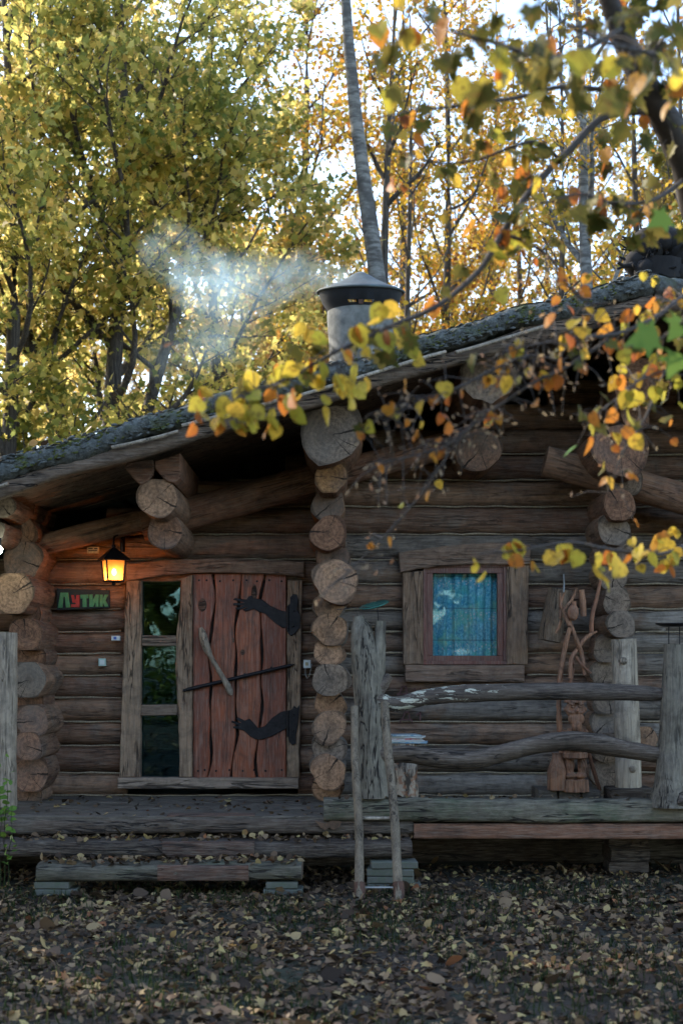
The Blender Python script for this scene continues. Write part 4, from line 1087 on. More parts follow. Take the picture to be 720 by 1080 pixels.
# carved bearded gnome, one continuous carved body
def gnome():
    b = MB(); k_ = 1/ppm(YG); cx = 606; base = P(cx, 834, YG)
    def at(x, y, dy=0): p = P(606+(x-607)*1.25, y, YG); return Vector((p.x, YG+dy*1.1, p.z))
    def bl(x, y, rx, ry, rz, dy=0, rot=None): b.ball(at(x, y, dy), (rx*k_*1.25, ry*k_, rz*k_), seg=16, rings=10, rot=rot)
    b.tube([at(607, 835), at(607, 822)], [15*k_, 14*k_], 9)          # carved log base
    for (x, kx) in ((602, -1), (612.5, 1)):
        bl(x-1*kx, 818, 5, 7.5, 3.6, -.02); b.tube([at(x, 818), at(x+.5, 808), at(x, 795)], [5*k_, 5.4*k_, 6.4*k_], 10)
    b.tube([at(607, 800), at(607, 788), at(607, 776), at(607, 768)], [12*k_, 12.5*k_, 11.5*k_, 8*k_], 14)   # coat
    b.tube([at(607, 799), at(607, 794)], [13.5*k_, 13.5*k_], 14)
    bl(607, 748, 8.2, 8, 10.5)                                          # head
    bl(607, 758, 7, 5, 7.5, -.05); bl(607, 766, 4.6, 4, 7, -.07)      # beard
    bl(603.2, 751.3, 4, 2.2, 1.6, -.062, Matrix.Rotation(.3, 3, 'Y')); bl(610.8, 751.3, 4, 2.2, 1.6, -.062, Matrix.Rotation(-.3, 3, 'Y'))   # moustache
    bl(607, 749, 2.0, 5, 3.6, -.07)                                 # nose
    bl(603.4, 745.2, 1.5, 1.2, 1.0, -.056); bl(610.6, 745.2, 1.5, 1.2, 1.0, -.056)
    bl(603.2, 742.6, 3, 1.5, .9, -.06); bl(610.8, 742.6, 3, 1.5, .9, -.06)
    bl(598.6, 748, 1.5, 2, 2.6, 0); bl(615.4, 748, 1.5, 2, 2.6, 0)
    b.tube([at(607, 741), at(607, 736)], [11.5*k_, 11.5*k_], 16)           # cap band
    b.tube([at(607, 737), at(607, 731)], [10.5*k_, 9.2*k_], 16)
    for s_ in (-1, 1):                                                  # arms and hands
        b.tube([at(607+s_*7.5, 771), at(607+s_*11, 779), at(607+s_*9, 787, -.05), at(607+s_*4, 788, -.095)], [4.2*k_, 4*k_, 3.5*k_, 3*k_], 10)
        for f_ in range(4): bl(607+s_*(3.4-.3*f_), 784.6+f_*1.9, 3, 1.3, .95, -.1)
        bl(607+s_*2.5, 783, 1.2, 1.2, 2.2, -.095)
    o = b.build('carved_gnome', M['carving'])
    o.data.transform(Matrix.Translation(-base)); o.location = base
    md = o.modifiers.new('join', 'REMESH'); md.mode = 'VOXEL'; md.voxel_size = .0042; md.use_smooth_shade = True
    return o
YG = -.85
tag(gnome(), 'reddish carved wooden gnome with beard and flat cap standing on a stand', 'carving')
# twisting bare sticks around the carving
tw = empty('twisted_sticks', P(600, 820, -.7), 'reddish twisted bare branches standing behind the carved gnome', 'branches')
def sticks(name, lst, mat, parent, Y, seg=8):
    for pts in lst:
        ps = [P(x, y, Y+dy) for x, y, r, dy in pts]; out = []; rs = []
        for i in range(len(ps)-1):
            p0 = ps[max(i-1, 0)]; p1 = ps[i]; p2 = ps[i+1]; p3 = ps[min(i+2, len(ps)-1)]
            for q in range(4):
                t = q/4; out.append(.5*((2*p1)+(p2-p0)*t+(2*p0-5*p1+4*p2-p3)*t*t+(3*p1-p0-3*p2+p3)*t**3)); rs.append((pts[i][2]*(1-t)+pts[i+1][2]*t)/ppm(Y))
        out.append(ps[-1]); rs.append(pts[-1][2]/ppm(Y))
        b = MB(); b.tube(out, rs, seg, jit=.001); b.build(name, mat, parent)
sticks('stick', [
 [(594, 830, 3.6, 0), (592, 790, 3.2, 0), (589, 755, 3, 0), (590, 715, 3, 0), (597, 675, 2.6, -.05), (600, 660, 2.4, -.06), (594, 645, 1.8, -.03), (603, 632, 1.6, 0), (608, 620, 1.2, 0)],
 [(601, 715, 2.4, -.05), (602, 695, 2.2, -.05), (608, 685, 2.4, 0), (618, 672, 2.2, 0), (629, 666, 1, 0)],
 [(616, 712, 2.2, 0), (613, 690, 2.4, 0), (606, 672, 2.4, -.05), (600, 655, 2.2, -.04), (592, 640, 1.6, 0), (590, 625, 1.2, 0)],
 [(623, 668, 2.6, .05), (624, 650, 2.4, .05), (629, 630, 2, .05), (633, 612, 1.6, .05)],
 [(600, 725, 2.0, 0), (604, 705, 1.8, 0), (604, 690, 1.8, 0), (612, 700, 1.6, -.02), (623, 710, 1.0, -.02)],
 [(586, 668, 1.6, 0), (591, 655, 1.8, 0), (590, 640, 1.4, 0), (595, 625, 1.1, 0)],
 [(615, 650, 3.4, .08), (614, 635, 3.6, .08), (613, 622, 3, .08)],
 [(615, 770, 2, .04), (622, 800, 2.2, .05), (632, 834, 2.4, .06)]], M['stick_red'], tw, -.72)
b = MB(); p = P(604, 646, -.8); b.ball(p, (.045, .045, .065), seg=14); p2 = P(605, 634, -.8); b.tube([p, p2], [.03, .016], 10); b.build('gourd', M['carving'], tw)
# tapered wooden jug beside the carving
b = MB(); k_ = 1/ppm(-.85); zb_ = P(0, 833, -.85).z
b.lathe([(0, 0), (10.5*k_, .0), (10.5*k_, 19*k_), (9.5*k_, 23*k_), (5.5*k_, 33*k_), (5*k_, 37*k_), (5.6*k_, 39*k_), (0, 39*k_)], (0, 0, 0), 8)
for i in range(len(b.s)): b.s[i] = False
o = b.build('wooden_jug', M['carving']); o.location = P(587, 833, -.85); tag(o, 'faceted reddish wooden jug standing left of the carved gnome', 'jug')
# bark birdhouse tilted on the wall
bh = empty('bark_tube', P(583, 650, -.35), 'hollow bark covered log section hung tilted on the wall right of the window', 'bark tube')
A = P(590, 622, -.3); B_ = P(579, 676, -.3); rr0 = 12.5/ppm(-.3)
b = MB(); pr = circ(24, 1, .06)
b.sweep([A, A.lerp(B_, .3), A.lerp(B_, .7), B_], pr, [rr0*.95, rr0, rr0*1.02, rr0], up=(0, 1, 0), jit=.003); b.build('bark', M['bark_brown'], bh)
b = MB(); d = (A-B_).normalized(); b.sweep([A+d*.001, A+d*.006], pr, [rr0*.78, rr0*.78], up=(0, 1, 0)); b.build('hollow', M['black'], bh)  # black disc stands in for the shade inside the open end
b = MB(); b.tube([P(594, 606, -.12), P(594.5, 616, -.28), P(594, 624, -.42)], .007, 6); b.build('hook', M['wire'], bh)
# pale debarked post
o = trunk_post('debarked_post', [(662, 830, 13.5), (662, 800, 13.3), (660, 750, 13.2), (658.5, 710, 13.2), (657, 674, 13)], M['post_pale'], Y=-.8, parent=None, ir=.03, jit=.001)
b = MB()
for (x, y) in ((654.5, 697), (664, 810), (668, 786)): b.ball(P(x, y, -.8)+Vector((0, -.1, 0)), (.03, .02, .03))
b.build('knot', M['post_pale'], o)
tag(o, 'pale debarked log post standing on end against the cross wall', 'post')
b = MB(); b.box((P(662, 0, -.8).x, -.8, (.48+P(0, 830, -.8).z)/2), (.34, .3, P(0, 830, -.8).z-.48), bev=.01); o = b.build('post_footing', M['beam_dark']); tag(o, 'dark low wooden block under the pale debarked post', 'footing')
# sawn log stool with magazines
lx = P(423, 0, -1.0)
o = trunk_post('log_stool', [(424, 850, 17), (424, 830, 16), (423.5, 805, 15.5), (423, 784, 15.5)], M['bark_birch_log'], Y=-1.0, parent=None, ir=.05); o.data.materials[1] = M['end_tan']
tag(o, 'upright sawn log with rough reddish bark behind the lower rail', 'log stool')
pap = empty('magazine_pile', P(428, 784, -1.0), 'small pile of colourful magazines lying on the upright log', 'magazines')
cols = [(.08, .3, .5), (.6, .6, .58), (.5, .05, .06), (.62, .62, .6), (.05, .2, .3)]
zz = P(0, 784, -1.0).z+.003
for i, cc_ in enumerate(cols):
    b = MB(); b.box((0, 0, 0), (.27-.01*i, .2, .012), bev=.002); o = b.build('magazine', plain('magazine_%s' % 'abcde'[i], cc_, .4, 0, 22, .6, .0, c2=(.55, .57, .55)))
    o.location = (P(428, 0, -1.0).x+random.uniform(-.02, .03), -1.0, zz+.007+i*.0135); o.rotation_euler = (0, 0, random.uniform(-.25, .25)); attach(o, pap)

# ------------------------------------------------------------------ smoke from the chimney
def smoke():
    m = NT('smoke'); m.t.nodes.remove(m.b)
    pv = m.n('ShaderNodeVolumePrincipled'); pv.inputs['Color'].default_value = (.62, .86, 1, 1); pv.inputs['Anisotropy'].default_value = .35
    tc = m.n('ShaderNodeTexCoord'); sp = m.n('ShaderNodeSeparateXYZ'); m.l(tc.outputs['Object'], sp.inputs[0])
    n = m.noise(tc.outputs['Object'], 2.6, 5, .6, 1.6)
    tot = None
    # puffs drifting left from the chimney mouth: (x, z, radius x, radius z, weight)
    for (px, py, rx, rz, wt_) in [(350, 298, 28, 22, .9), (318, 292, 40, 32, .55), (268, 300, 46, 38, .8), (222, 298, 50, 42, 1.2), (182, 266, 42, 38, .5), (235, 345, 62, 44, .35), (195, 375, 60, 36, .2)]:
        c = P(px, py, 1.4); kx = ppm(1.4)
        dx = m.math('DIVIDE', m.math('SUBTRACT', sp.outputs[0], c.x), rx/kx); dz = m.math('DIVIDE', m.math('SUBTRACT', sp.outputs[2], c.z), rz/kx)
        dy = m.math('DIVIDE', m.math('SUBTRACT', sp.outputs[1], 1.4), .36)
        r2 = m.math('ADD', m.math('ADD', m.math('MULTIPLY', dx, dx), m.math('MULTIPLY', dz, dz)), m.math('MULTIPLY', dy, dy))
        g = m.math('MULTIPLY', m.math('MAXIMUM', m.math('SUBTRACT', 1.0, r2), 0.0), wt_)
        tot = g if tot is None else m.math('ADD', tot, g)
    d = m.math('MULTIPLY', m.math('MULTIPLY', tot, m.math('MAXIMUM', m.math('SUBTRACT', n, .37), 0.0)), 4.6)
    m.l(d, pv.inputs['Density']); m.l(pv.outputs[0], m.out.inputs['Volume'])
    b = MB(); a = P(115, 205, 1.4); c = P(382, 425, 1.4)
    b.box(((a.x+c.x)/2, 1.4, (a.z+c.z)/2), (c.x-a.x, .8, a.z-c.z)); o = b.build('smoke', m.mat)
    tag(o, 'thin bluish white smoke drifting left from the chimney', 'smoke', kind='stuff')
smoke()

# ------------------------------------------------------------------ trees
def tree(kind, label, x, y, h, r0, z0, spread, nleaf, lsize, lmat, bmat, seed, group=None, lean=(0, 0), nlimb=16, fork=False, shape=MAPLE, top=None, up=.75, clus=.28, droop=.0, twigs=True, flat=.55):
    rnd = random.Random(seed); g = np.random.default_rng(seed)
    root = empty(kind, (x, y, 0), label, 'tree', group)
    tb = MB(); bb_ = MB(); pts_l = []
    N = 14; pts = []; rs = []
    for i in range(N+1):
        t = i/N
        pts.append(Vector((lean[0]*t**1.0+.12*math.sin(t*7+seed)*r0*6, lean[1]*t, h*t))); rs.append(r0*(1-t)**.8+.012)
    pts[0].z = -.2
    tb.tube(pts, rs, 12, rnd=rnd)
    def along(path, t):
        f = t*(len(path)-1); i = min(int(f), len(path)-2); return path[i].lerp(path[i+1], f-i)
    def branch(p, d, L, r_, lev):
        n = 6 if lev == 1 else 4; path = [p]; dd = d.normalized()
        for q in range(n):
            dd = (dd+Vector((rnd.uniform(-.22, .22), rnd.uniform(-.22, .22), rnd.uniform(-.1, .2)+(.1 if lev == 1 else -.04-droop)))).normalized()
            path.append(path[-1]+dd*L/n)
        bb_.tube(path, [r_*(1-.75*q/n) for q in range(n+1)], {1: 7, 2: 5, 3: 3}[lev], rnd=rnd)
        if lev >= 2: pts_l.append((path, L, lev))
        if lev == 3 or (lev == 2 and not twigs): return
        m = int(L/(.42 if lev == 1 else .3))+2
        for q in range(m):
            t = rnd.uniform(.25 if lev == 1 else .15, 1); pp = along(path, t)
            a = rnd.uniform(0, 6.28); side = Vector((math.cos(a), math.sin(a), rnd.uniform(-.25, .55)))
            branch(pp, (dd*.7+side*.9), L*rnd.uniform(.3, .5)*(1.15-t*.5), r_*.4*(1-t*.5)+.002, lev+1)
    for i in range(nlimb):
        t = i/(nlimb-1) if nlimb > 1 else 0; z = z0+(h*.97-z0)*t
        p = along(pts, z/h)
        a = i*2.4+rnd.uniform(-.5, .5)
        prof = math.sin(math.pi*min(1, (.18+t*.82)))**.7*(1-.25*t)+.12
        L = spread*prof*rnd.uniform(.75, 1.15)
        branch(p, Vector((math.cos(a), math.sin(a), up*rnd.uniform(.6, 1.3))), L, max(.02, r0*.42*(1-t*.7)), 1)
    if fork:
        for s_ in (-1, 1):
            branch(along(pts, z0/h*.85), Vector((s_*.6, .1, 1.1)), h*.5, r0*.7, 1)
    tb.build('trunk', bmat, root); root.children[0].location = root.location; root.children[0].matrix_parent_inverse = Matrix.Translation(-Vector(root.location))
    o = bb_.build('branches', bmat); o.location = root.location; attach(o, root)
    if nleaf:
        wts = np.array([L*(1.0 if lev == 3 else .8) for _, L, lev in pts_l]); wts /= wts.sum()
        pick = g.choice(len(pts_l), nleaf, p=wts); ts = g.uniform(.1, 1.05, nleaf)
        P0 = np.array([[tuple(v) for v in (p_ if len(p_) == 5 else p_[:5])] for p_, _, _ in pts_l])
        seg = np.clip((ts*4).astype(int), 0, 3); fr = (ts*4-seg)[:, None]
        pos = P0[pick, seg]*(1-fr)+P0[pick, seg+1]*fr
        pos = pos+g.normal(0, clus, (nleaf, 3))*np.array([1, 1, flat])*.6
        nrm = g.normal(0, 1, (nleaf, 3))*np.array([.8, .8, .5])+np.array([0, 0, .55])
        sz = lsize*g.uniform(.4, 1.4, nleaf)
        o = leaves_mesh('crown', pos, sz, nrm, g.uniform(0, 6.28, nleaf), shape, lmat); o.location = root.location; attach(o, root)
    return root
def X(px, d): return (px-360)/F*d
mp = 'maples behind the cabin'; gp = 'golden trees behind the cabin'
tree('maple_tree', 'large yellow green maple with dark forked trunk left of the smoke', X(122, 21), 9, 13.5, .17, 4.6, 3.4, 19000, .108, M['leaf_maple'], M['bark_tree'], 3, mp, nlimb=22, fork=True, clus=.3)
tree('maple_tree', 'dense yellow green maple at the left edge of the photo', X(8, 20), 8, 13, .14, 3.4, 3.0, 14000, .108, M['leaf_maple'], M['bark_tree'], 4, mp, nlimb=20)
tree('maple_tree', 'slender maple with thin dark stems above the left roof slope', X(68, 25), 13, 15, .13, 4.2, 3.2, 11000, .11, M['leaf_maple'], M['bark_tree'], 8, mp, nlimb=20)
tree('maple_tree', 'yellow green maple right behind the drifting smoke', X(226, 24), 12, 13.5, .13, 3.8, 3.1, 12000, .108, M['leaf_maple'], M['bark_tree'], 12, mp, nlimb=20)
tree('maple_tree', 'paler low maple between the smoke and the chimney', X(300, 30), 18, 10.5, .13, 3.4, 3.0, 11000, .11, M['leaf_far'], M['bark_tree'], 15, mp, nlimb=18)
tree('golden_tree', 'bronze leaved tree rising left of the pale trunk', X(318, 29), 17, 17, .15, 5, 2.4, 9500, .095, M['leaf_gold'], M['bark_tree'], 21, gp, nlimb=20, shape=SMALL)
tree('golden_tree', 'golden orange tree right of the pale trunk behind the chimney', X(468, 28), 16, 16.5, .12, 4.5, 2.9, 13000, .095, M['leaf_gold'], M['bark_tree'], 22, gp, nlimb=22, shape=SMALL)
tree('golden_tree', 'golden tree with fine twigs above the middle of the right roof slope', X(545, 31), 19, 15, .12, 4, 2.8, 8500, .095, M['leaf_gold'], M['bark_tree'], 23, gp, nlimb=20, shape=SMALL)
tree('golden_tree', 'sparse golden tree behind the root finial', X(672, 27), 15, 15, .12, 4, 2.6, 6000, .095, M['leaf_gold'], M['bark_tree'], 24, gp, nlimb=20, shape=SMALL)
tree('golden_tree', 'golden green tree just off the right edge behind the roof', X(790, 25), 13, 14, .14, 3, 3, 9000, .13, M['leaf_maple'], M['bark_tree'], 25, gp, nlimb=18)
for i, (px, d, l_) in enumerate([(430, 25, 'almost bare twiggy tree close right of the chimney'), (590, 26, 'almost bare twiggy tree left of the grey trunk by the root'), (715, 24, 'almost bare twiggy tree behind the ridge')]):
    tree('bare_tree', l_, X(px, d), d-12, 13+i % 3, .075, 2.6, 2.2, 700, .09, M['leaf_gold'], M['bark_tree'], 140+i, 'nearly bare trees behind the roof', nlimb=26, shape=SMALL, up=1.3)
# pale straight trunks with few leaves
tree('aspen_tree', 'tall leaning pale grey trunk directly behind the chimney', P(399, 330, 9).x+.52, 9, 15, .19, 11.5, 1.8, 900, .09, M['leaf_gold'], M['bark_pale'], 31, None, lean=(-1.15, 0), nlimb=9, shape=SMALL, up=1.2)
tree('aspen_tree', 'thin darker trunk just right of the leaning pale one', X(406, 23), 11, 13, .115, 9.0, 1.6, 1300, .09, M['leaf_gold'], M['bark_tree'], 32, None, lean=(.1, 0), nlimb=10, shape=SMALL, up=1.4)
tree('aspen_tree', 'grey trunk standing left of the root finial', X(662, 20), 8, 13, .135, 6.5, 2.0, 1500, .09, M['leaf_gold'], M['bark_pale'], 33, None, lean=(-.95, 0), nlimb=10, shape=SMALL, up=1.0)
# deeper wood: individual trees, three shared shapes
fars = []
names = ['slim far yellow tree deep in the wood behind the cabin', 'far pale gold tree deep in the wood behind the cabin', 'sparse far tree with bare upper twigs behind the cabin']
for i in range(3):
    fars.append(tree('forest_tree', names[i], 0, 0, [19, 17, 18][i], .16, [5, 4, 6][i], [2.8, 3.2, 2.4][i], [5000, 5600, 2200][i], .14, M['leaf_far'] if i != 2 else M['leaf_gold'], M['bark_tree'], 50+i, 'trees deep in the wood', nlimb=18, shape=SMALL, twigs=True))
places = [(10, 47), (70, 42), (160, 42), (255, 44), (300, 44), (340, 38), (385, 45), (425, 36), (480, 43), (520, 37), (575, 44), (618, 38), (660, 45), (705, 36), (760, 42), (830, 38), (440, 52), (180, 52), (20, 54), (330, 54), (600, 54), (900, 34)]
fr_ = random.Random(9)
for i, (px, d) in enumerate(places):
    kk_ = 2 if (360 < px < 720 and i % 2) else i % 2
    src = fars[kk_]
    o = copy_tree(src); o.location = (X(px, d), d-12, 0); o.rotation_euler = (0, 0, 0)
    s_ = fr_.uniform(.85, 1.15); o.scale = (s_, s_, s_*fr_.uniform(.9, 1.1)); o.rotation_euler = (0, 0, fr_.uniform(0, 6.28))
for f_, (px, d) in zip(fars, [(120, 46), (245, 49), (505, 48)]): f_.location = (X(px, d), d-12, 0)
# unseen trees: left ones mostly added as yard shade, rear ones show in panes
sideloc = [(-8.5, 3.5), (-16, -2), (-12, 9), (10.5, 4), (-7.2, -.8), (-13, -7), (-10.5, -3)]
lbl = ['unseen bushy maple added to shade the yard left of the cabin', 'maple in the yard left of the photographer', 'maple at the wood edge left of the cabin', 'maple beyond the right end of the cabin', 'unseen maple added as shade close beside the left end of the porch', 'unseen maple added as shade furthest left across the yard', 'unseen maple added as shade between the two others left of the porch']
for i, (x, y) in enumerate(sideloc):
    tree('maple_tree', lbl[i], x, y, 8, .16, 1.2, 3.4, 9000, .2, M['leaf_maple'], M['bark_tree'], 70+i, None, nlimb=16, twigs=False)
bk = tree('yard_tree', 'yellowing tree across the yard behind the photographer', -8, -33, 11, .2, .4, 4.6, 12000, .3, M['leaf_maple'], M['bark_tree'], 80, 'trees behind the photographer', nlimb=18, twigs=False)
for (x, y) in ((-15, -31), (-1.5, -36), (5, -33), (11.5, -35), (18, -31), (-22, -26), (-4.5, -40), (2, -41)):
    o = copy_tree(bk); o.location = (x, y, 0); o.rotation_euler = (0, 0, fr_.uniform(0, 6))

hn = 16000
hg = np.random.default_rng(77); hx = hg.uniform(-16, 14, hn); hy = hg.normal(-25, .45, hn); hz_ = hg.uniform(0, 1, hn)**.8*(2.05+.18*np.sin(hx*1.3)+.1*np.sin(hx*3.7))
backdrop = leaves_mesh('backdrop', np.stack([hx, hy, hz_], 1), hg.uniform(.1, .2, hn), hg.normal(0, 1, (hn, 3)), hg.uniform(0, 6.28, hn), SMALL, M['leaf_green'])  # unseen leaf row added so the lower door panes mirror something dark
tag(backdrop, 'unseen dark green leafy hedge across the yard behind the photographer', 'backdrop')
# ------------------------------------------------------------------ foreground branches
def spline(pts, n=5):
    out = []
    for i in range(len(pts)-1):
        p0 = pts[max(i-1, 0)]; p1 = pts[i]; p2 = pts[i+1]; p3 = pts[min(i+2, len(pts)-1)]
        for q in range(n):
            t = q/n; out.append(.5*((2*p1)+(p2-p0)*t+(2*p0-5*p1+4*p2-p3)*t*t+(3*p1-p0-3*p2+p3)*t**3))
    out.append(pts[-1]); return out
fg = empty('linden_tree', (2.75, -6.2, 0), 'near tree reaching leafy yellow and olive branches across the upper right', 'tree')
TR = Vector((2.75, -6.2, 0))
b = MB(); tr_p = [TR+Vector((.05*math.sin(i*.25), .04*math.cos(i*.33), i*.2-.15)) for i in range(38)]; b.tube(tr_p, [.19-.0035*i for i in range(38)], 18, jit=.002)
b.build('trunk', M['bark_tree'], fg)
fgb = []; LP, LS, LN, LR, LM = [], [], [], [], []
fr2 = random.Random(17)
def fbranch(pts, r0, r1, root_z=None, name='branch'):
    """pts: (px, py, Y). root_z: attach to the trunk at that height"""
    v = [P(*p) for p in pts]
    if root_z is not None: v = [Vector((2.75, -6.2, root_z)), v[0].lerp(Vector((2.75, -6.2, root_z)), .45)+Vector((0, 0, .1))]+v
    s_ = spline(v, 6); n = len(s_)
    b = MB(); b.tube(s_, [r0*(1-i/(n-1))**.8+r1 for i in range(n)], 7, jit=r1*.1, rnd=fr2); b.build(name, M['twig'], fg); fgb.append(s_); return s_
def leaf(p, size, mi, hang=.7, stem=True):
    # a leaf hangs from p: tip direction mostly down
    tip = Vector((fr2.gauss(0, .5), fr2.gauss(0, .5), -hang)).normalized()
    n_ = Vector((fr2.gauss(0, .8), -abs(fr2.gauss(.7, .5)), fr2.gauss(0, .5)))
    n_ = (n_-tip*n_.dot(tip)); n_ = n_.normalized() if n_.length > .01 else Vector((0, -1, 0))
    LP.append(tuple(p)); LS.append(size); LN.append(tuple(n_)); LR.append(tuple(tip)); LM.append(mi)
stem_b = MB()
def dress(path, n, t0, t1, off, size, mix, twl=.12):
    for i in range(n):
        t = t0+(t1-t0)*fr2.random(); f = t*(len(path)-1); k_ = min(int(f), len(path)-2); p = path[k_].lerp(path[k_+1], f-k_)
        e = p+Vector((fr2.gauss(0, off), fr2.gauss(0, off), fr2.gauss(-off*.35, off*.8)))
        mid = p.lerp(e, .5)+Vector((0, 0, twl*.15)); stem_b.tube([p, mid, e], [.0022, .0016, .001], 4, rnd=fr2)
        for q in range(fr2.choice((1, 1, 2))): leaf(e, size*fr2.uniform(.6, 1.15), fr2.choices(range(5), mix)[0])
# mats: 0 yellow 1 orange 2 olive 3 bright green 4 catkin
Yn = -7.3
limb = fbranch([(760, 260, -6.4), (722, 170, -6.6), (700, 125, -6.7), (672, 75, -6.8), (648, 20, -6.9), (630, -40, -7)], .06, .026, 2.9, 'limb')
mainb = fbranch([(700, 118, -6.7), (640, 122, -6.8), (600, 158, -6.9), (560, 200, -7), (530, 245, -7.1), (505, 285, -7.15), (462, 322, -7.2), (410, 345, -7.25), (360, 368, -7.3), (305, 398, -7.35), (255, 418, -7.4), (222, 432, -7.4)], .014, .0016)
b2_ = fbranch([(686, 100, -6.75), (640, 95, -6.8), (590, 92, -6.9), (545, 103, -7), (480, 112, -7.1), (430, 118, -7.1), (385, 127, -7.2)], .010, .0014)
b3_ = fbranch([(590, 168, -6.9), (565, 150, -6.95), (540, 155, -7), (505, 168, -7), (465, 172, -7), (420, 160, -7.1), (405, 158, -7.1)], .007, .0012)
b4_ = fbranch([(532, 247, -7.1), (560, 258, -7.0), (582, 275, -6.9), (600, 302, -6.9), (618, 318, -6.9), (650, 322, -6.9)], .006, .0014)
b5_ = fbranch([(655, 30, -6.9), (610, 55, -7.3), (570, 60, -7.7), (520, 45, -8.0), (470, 30, -8.2), (430, 8, -8.4)], .009, .0014)
b6_ = fbranch([(720, 190, -6.6), (690, 210, -6.8), (650, 215, -7), (610, 205, -7.1), (570, 215, -7.2)], .008, .0014)
b7_ = fbranch([(760, 300, -6.3), (725, 310, -6.6), (690, 335, -6.9), (650, 352, -7.1), (610, 356, -7.2), (570, 362, -7.3), (530, 372, -7.3)], .012, .0016, 2.6)
b8_ = fbranch([(650, 352, -7.1), (600, 385, -7.15), (560, 405, -7.2), (510, 440, -7.2), (470, 470, -7.25), (430, 482, -7.3), (395, 490, -7.3)], .006, .0012)
b9_ = fbranch([(600, 385, -7.15), (560, 375, -7.2), (520, 390, -7.25), (480, 410, -7.3), (430, 430, -7.3), (400, 440, -7.3)], .005, .0012)
b10 = fbranch([(530, 425, -7.2), (490, 455, -7.2), (445, 520, -7.2), (405, 565, -7.2), (360, 610, -7.2)], .004, .001)
b11 = fbranch([(770, 560, -6.3), (725, 575, -6.7), (690, 585, -6.9), (645, 580, -7.1), (600, 572, -7.2), (550, 580, -7.3), (515, 584, -7.3)], .009, .0014, 2.0)
b12 = fbranch([(790, 380, -6.3), (735, 385, -6.6), (700, 392, -6.8), (675, 400, -7), (650, 420, -7.1), (625, 440, -7.2)], .008, .0014, 2.35)
b13 = fbranch([(700, 392, -6.8), (680, 440, -6.9), (655, 480, -7), (640, 520, -7)], .004, .001)
b14 = fbranch([(672, 75, -6.8), (700, 40, -7.1), (720, 20, -7.4)], .006, .002)
b15 = fbranch([(740, 80, -6.8), (700, 60, -7.5), (640, 45, -8.1), (590, 20, -8.5), (560, -10, -8.8)], .007, .002)
S = .068
dress(mainb, 34, .0+.22, .5, .06, S, [2, 2, 6, 0, 0])
dress(mainb, 58, .62, .86, .075, S, [9, 2, 1.5, 0, 0])
dress(mainb, 26, .86, 1, .045, S, [9, 2.5, .5, 0, 0])
dress(b2_, 22, .1, 1, .06, S*.85, [1, 3, 6, 0, 0]); dress(b3_, 24, .1, 1, .06, S*.85, [2, 2, 6, 0, 0]); dress(b4_, 14, .1, 1, .06, S*.7, [2, 5, 2, 0, 0])
dress(b5_, 46, .1, 1, .10, S, [1, 1, 8, 0, 0]); dress(b6_, 34, .1, 1, .09, S, [1, 1, 8, 0, 0]); dress(b15, 50, .1, 1, .12, S*1.1, [1, 1, 8, 0, 0])
dress(limb, 44, .35, 1, .14, S*1.05, [1, 1, 9, 0, 0]); dress(b14, 22, .1, 1, .12, S, [1, 0, 9, 0, 0])
dress(b7_, 80, .2, 1, .08, S*.8, [4, 5, 3, 0, 0]); dress(b12, 54, .25, 1, .08, S*.9, [7, 4, 2, .3, 0]); dress(b13, 12, .1, 1, .06, S*.6, [2, 4, 1, 0, 0])
dress(b11, 46, .2, 1, .05, S*.9, [9, 3, 0, 0, 0])
for q in (b8_, b9_):
    dress(q, 16, .1, 1, .05, S*.62, [2, 7, .3, 0, 0]); 
dress(b10, 7, .1, .8, .04, S*.55, [1, 5, 0, 0, 0])
for (x, y, s_, mi) in [(371, 425, 1.05, 0), (467, 411, .8, 0), (412, 200, .8, 1), (445, 58, .6, 2), (220, 428, .8, 0), (292, 356, .5, 1), (180, 370, .45, 1), (553, 82, .5, 1), (637, 165, .8, 1), (608, 345, .8, 0), (655, 600, 1, 0), (625, 605, 1, 0), (545, 580, .8, 0), (612, 590, .8, 0), (250, 418, .8, 0), (300, 395, .8, 0), (533, 405, .8, 0), (610, 353, .7, 0)]:
    leaf(P(x, y-8, Yn), S*s_*1.1, mi)
stem_b.build('stem', M['twig'], fg)
# fine dry twigs with hanging seed clusters
tw_b = MB(); cp, cs, cn, cr_ = [], [], [], []
for path, n in ((b8_, 80), (b9_, 70), (b7_, 60), (b10, 30), (b13, 26), (b12, 26), (b4_, 16)):
    for i in range(n):
        t = fr2.random(); f = t*(len(path)-1); k_ = min(int(f), len(path)-2); p = path[k_].lerp(path[k_+1], f-k_)
        d = Vector((fr2.gauss(-.3, .7), fr2.gauss(0, .5), fr2.gauss(-.2, .7))).normalized(); L = fr2.uniform(.04, .15)
        e = p+d*L*.6; e2 = e+(d+Vector((0, 0, -.4))).normalized()*L*.5
        tw_b.tube([p, e, e2], [.0024, .0018, .0012], 4, rnd=fr2)
        for q in range(2): cp.append(tuple(e.lerp(e2, .35+.65*q))); cs.append(fr2.uniform(.012, .028)); cn.append((fr2.gauss(0, 1), fr2.gauss(-.5, 1), fr2.gauss(0, .5))); cr_.append(fr2.uniform(0, 6))
tag(tw_b.build('fine_twigs', M['twig'], fg), kind='stuff')
tag(leaves_mesh('seed_clusters', np.array(cp), np.array(cs), np.array(cn), np.array(cr_), SMALL*np.array([.5, 1, 1]), M['catkin'], fg), kind='stuff')
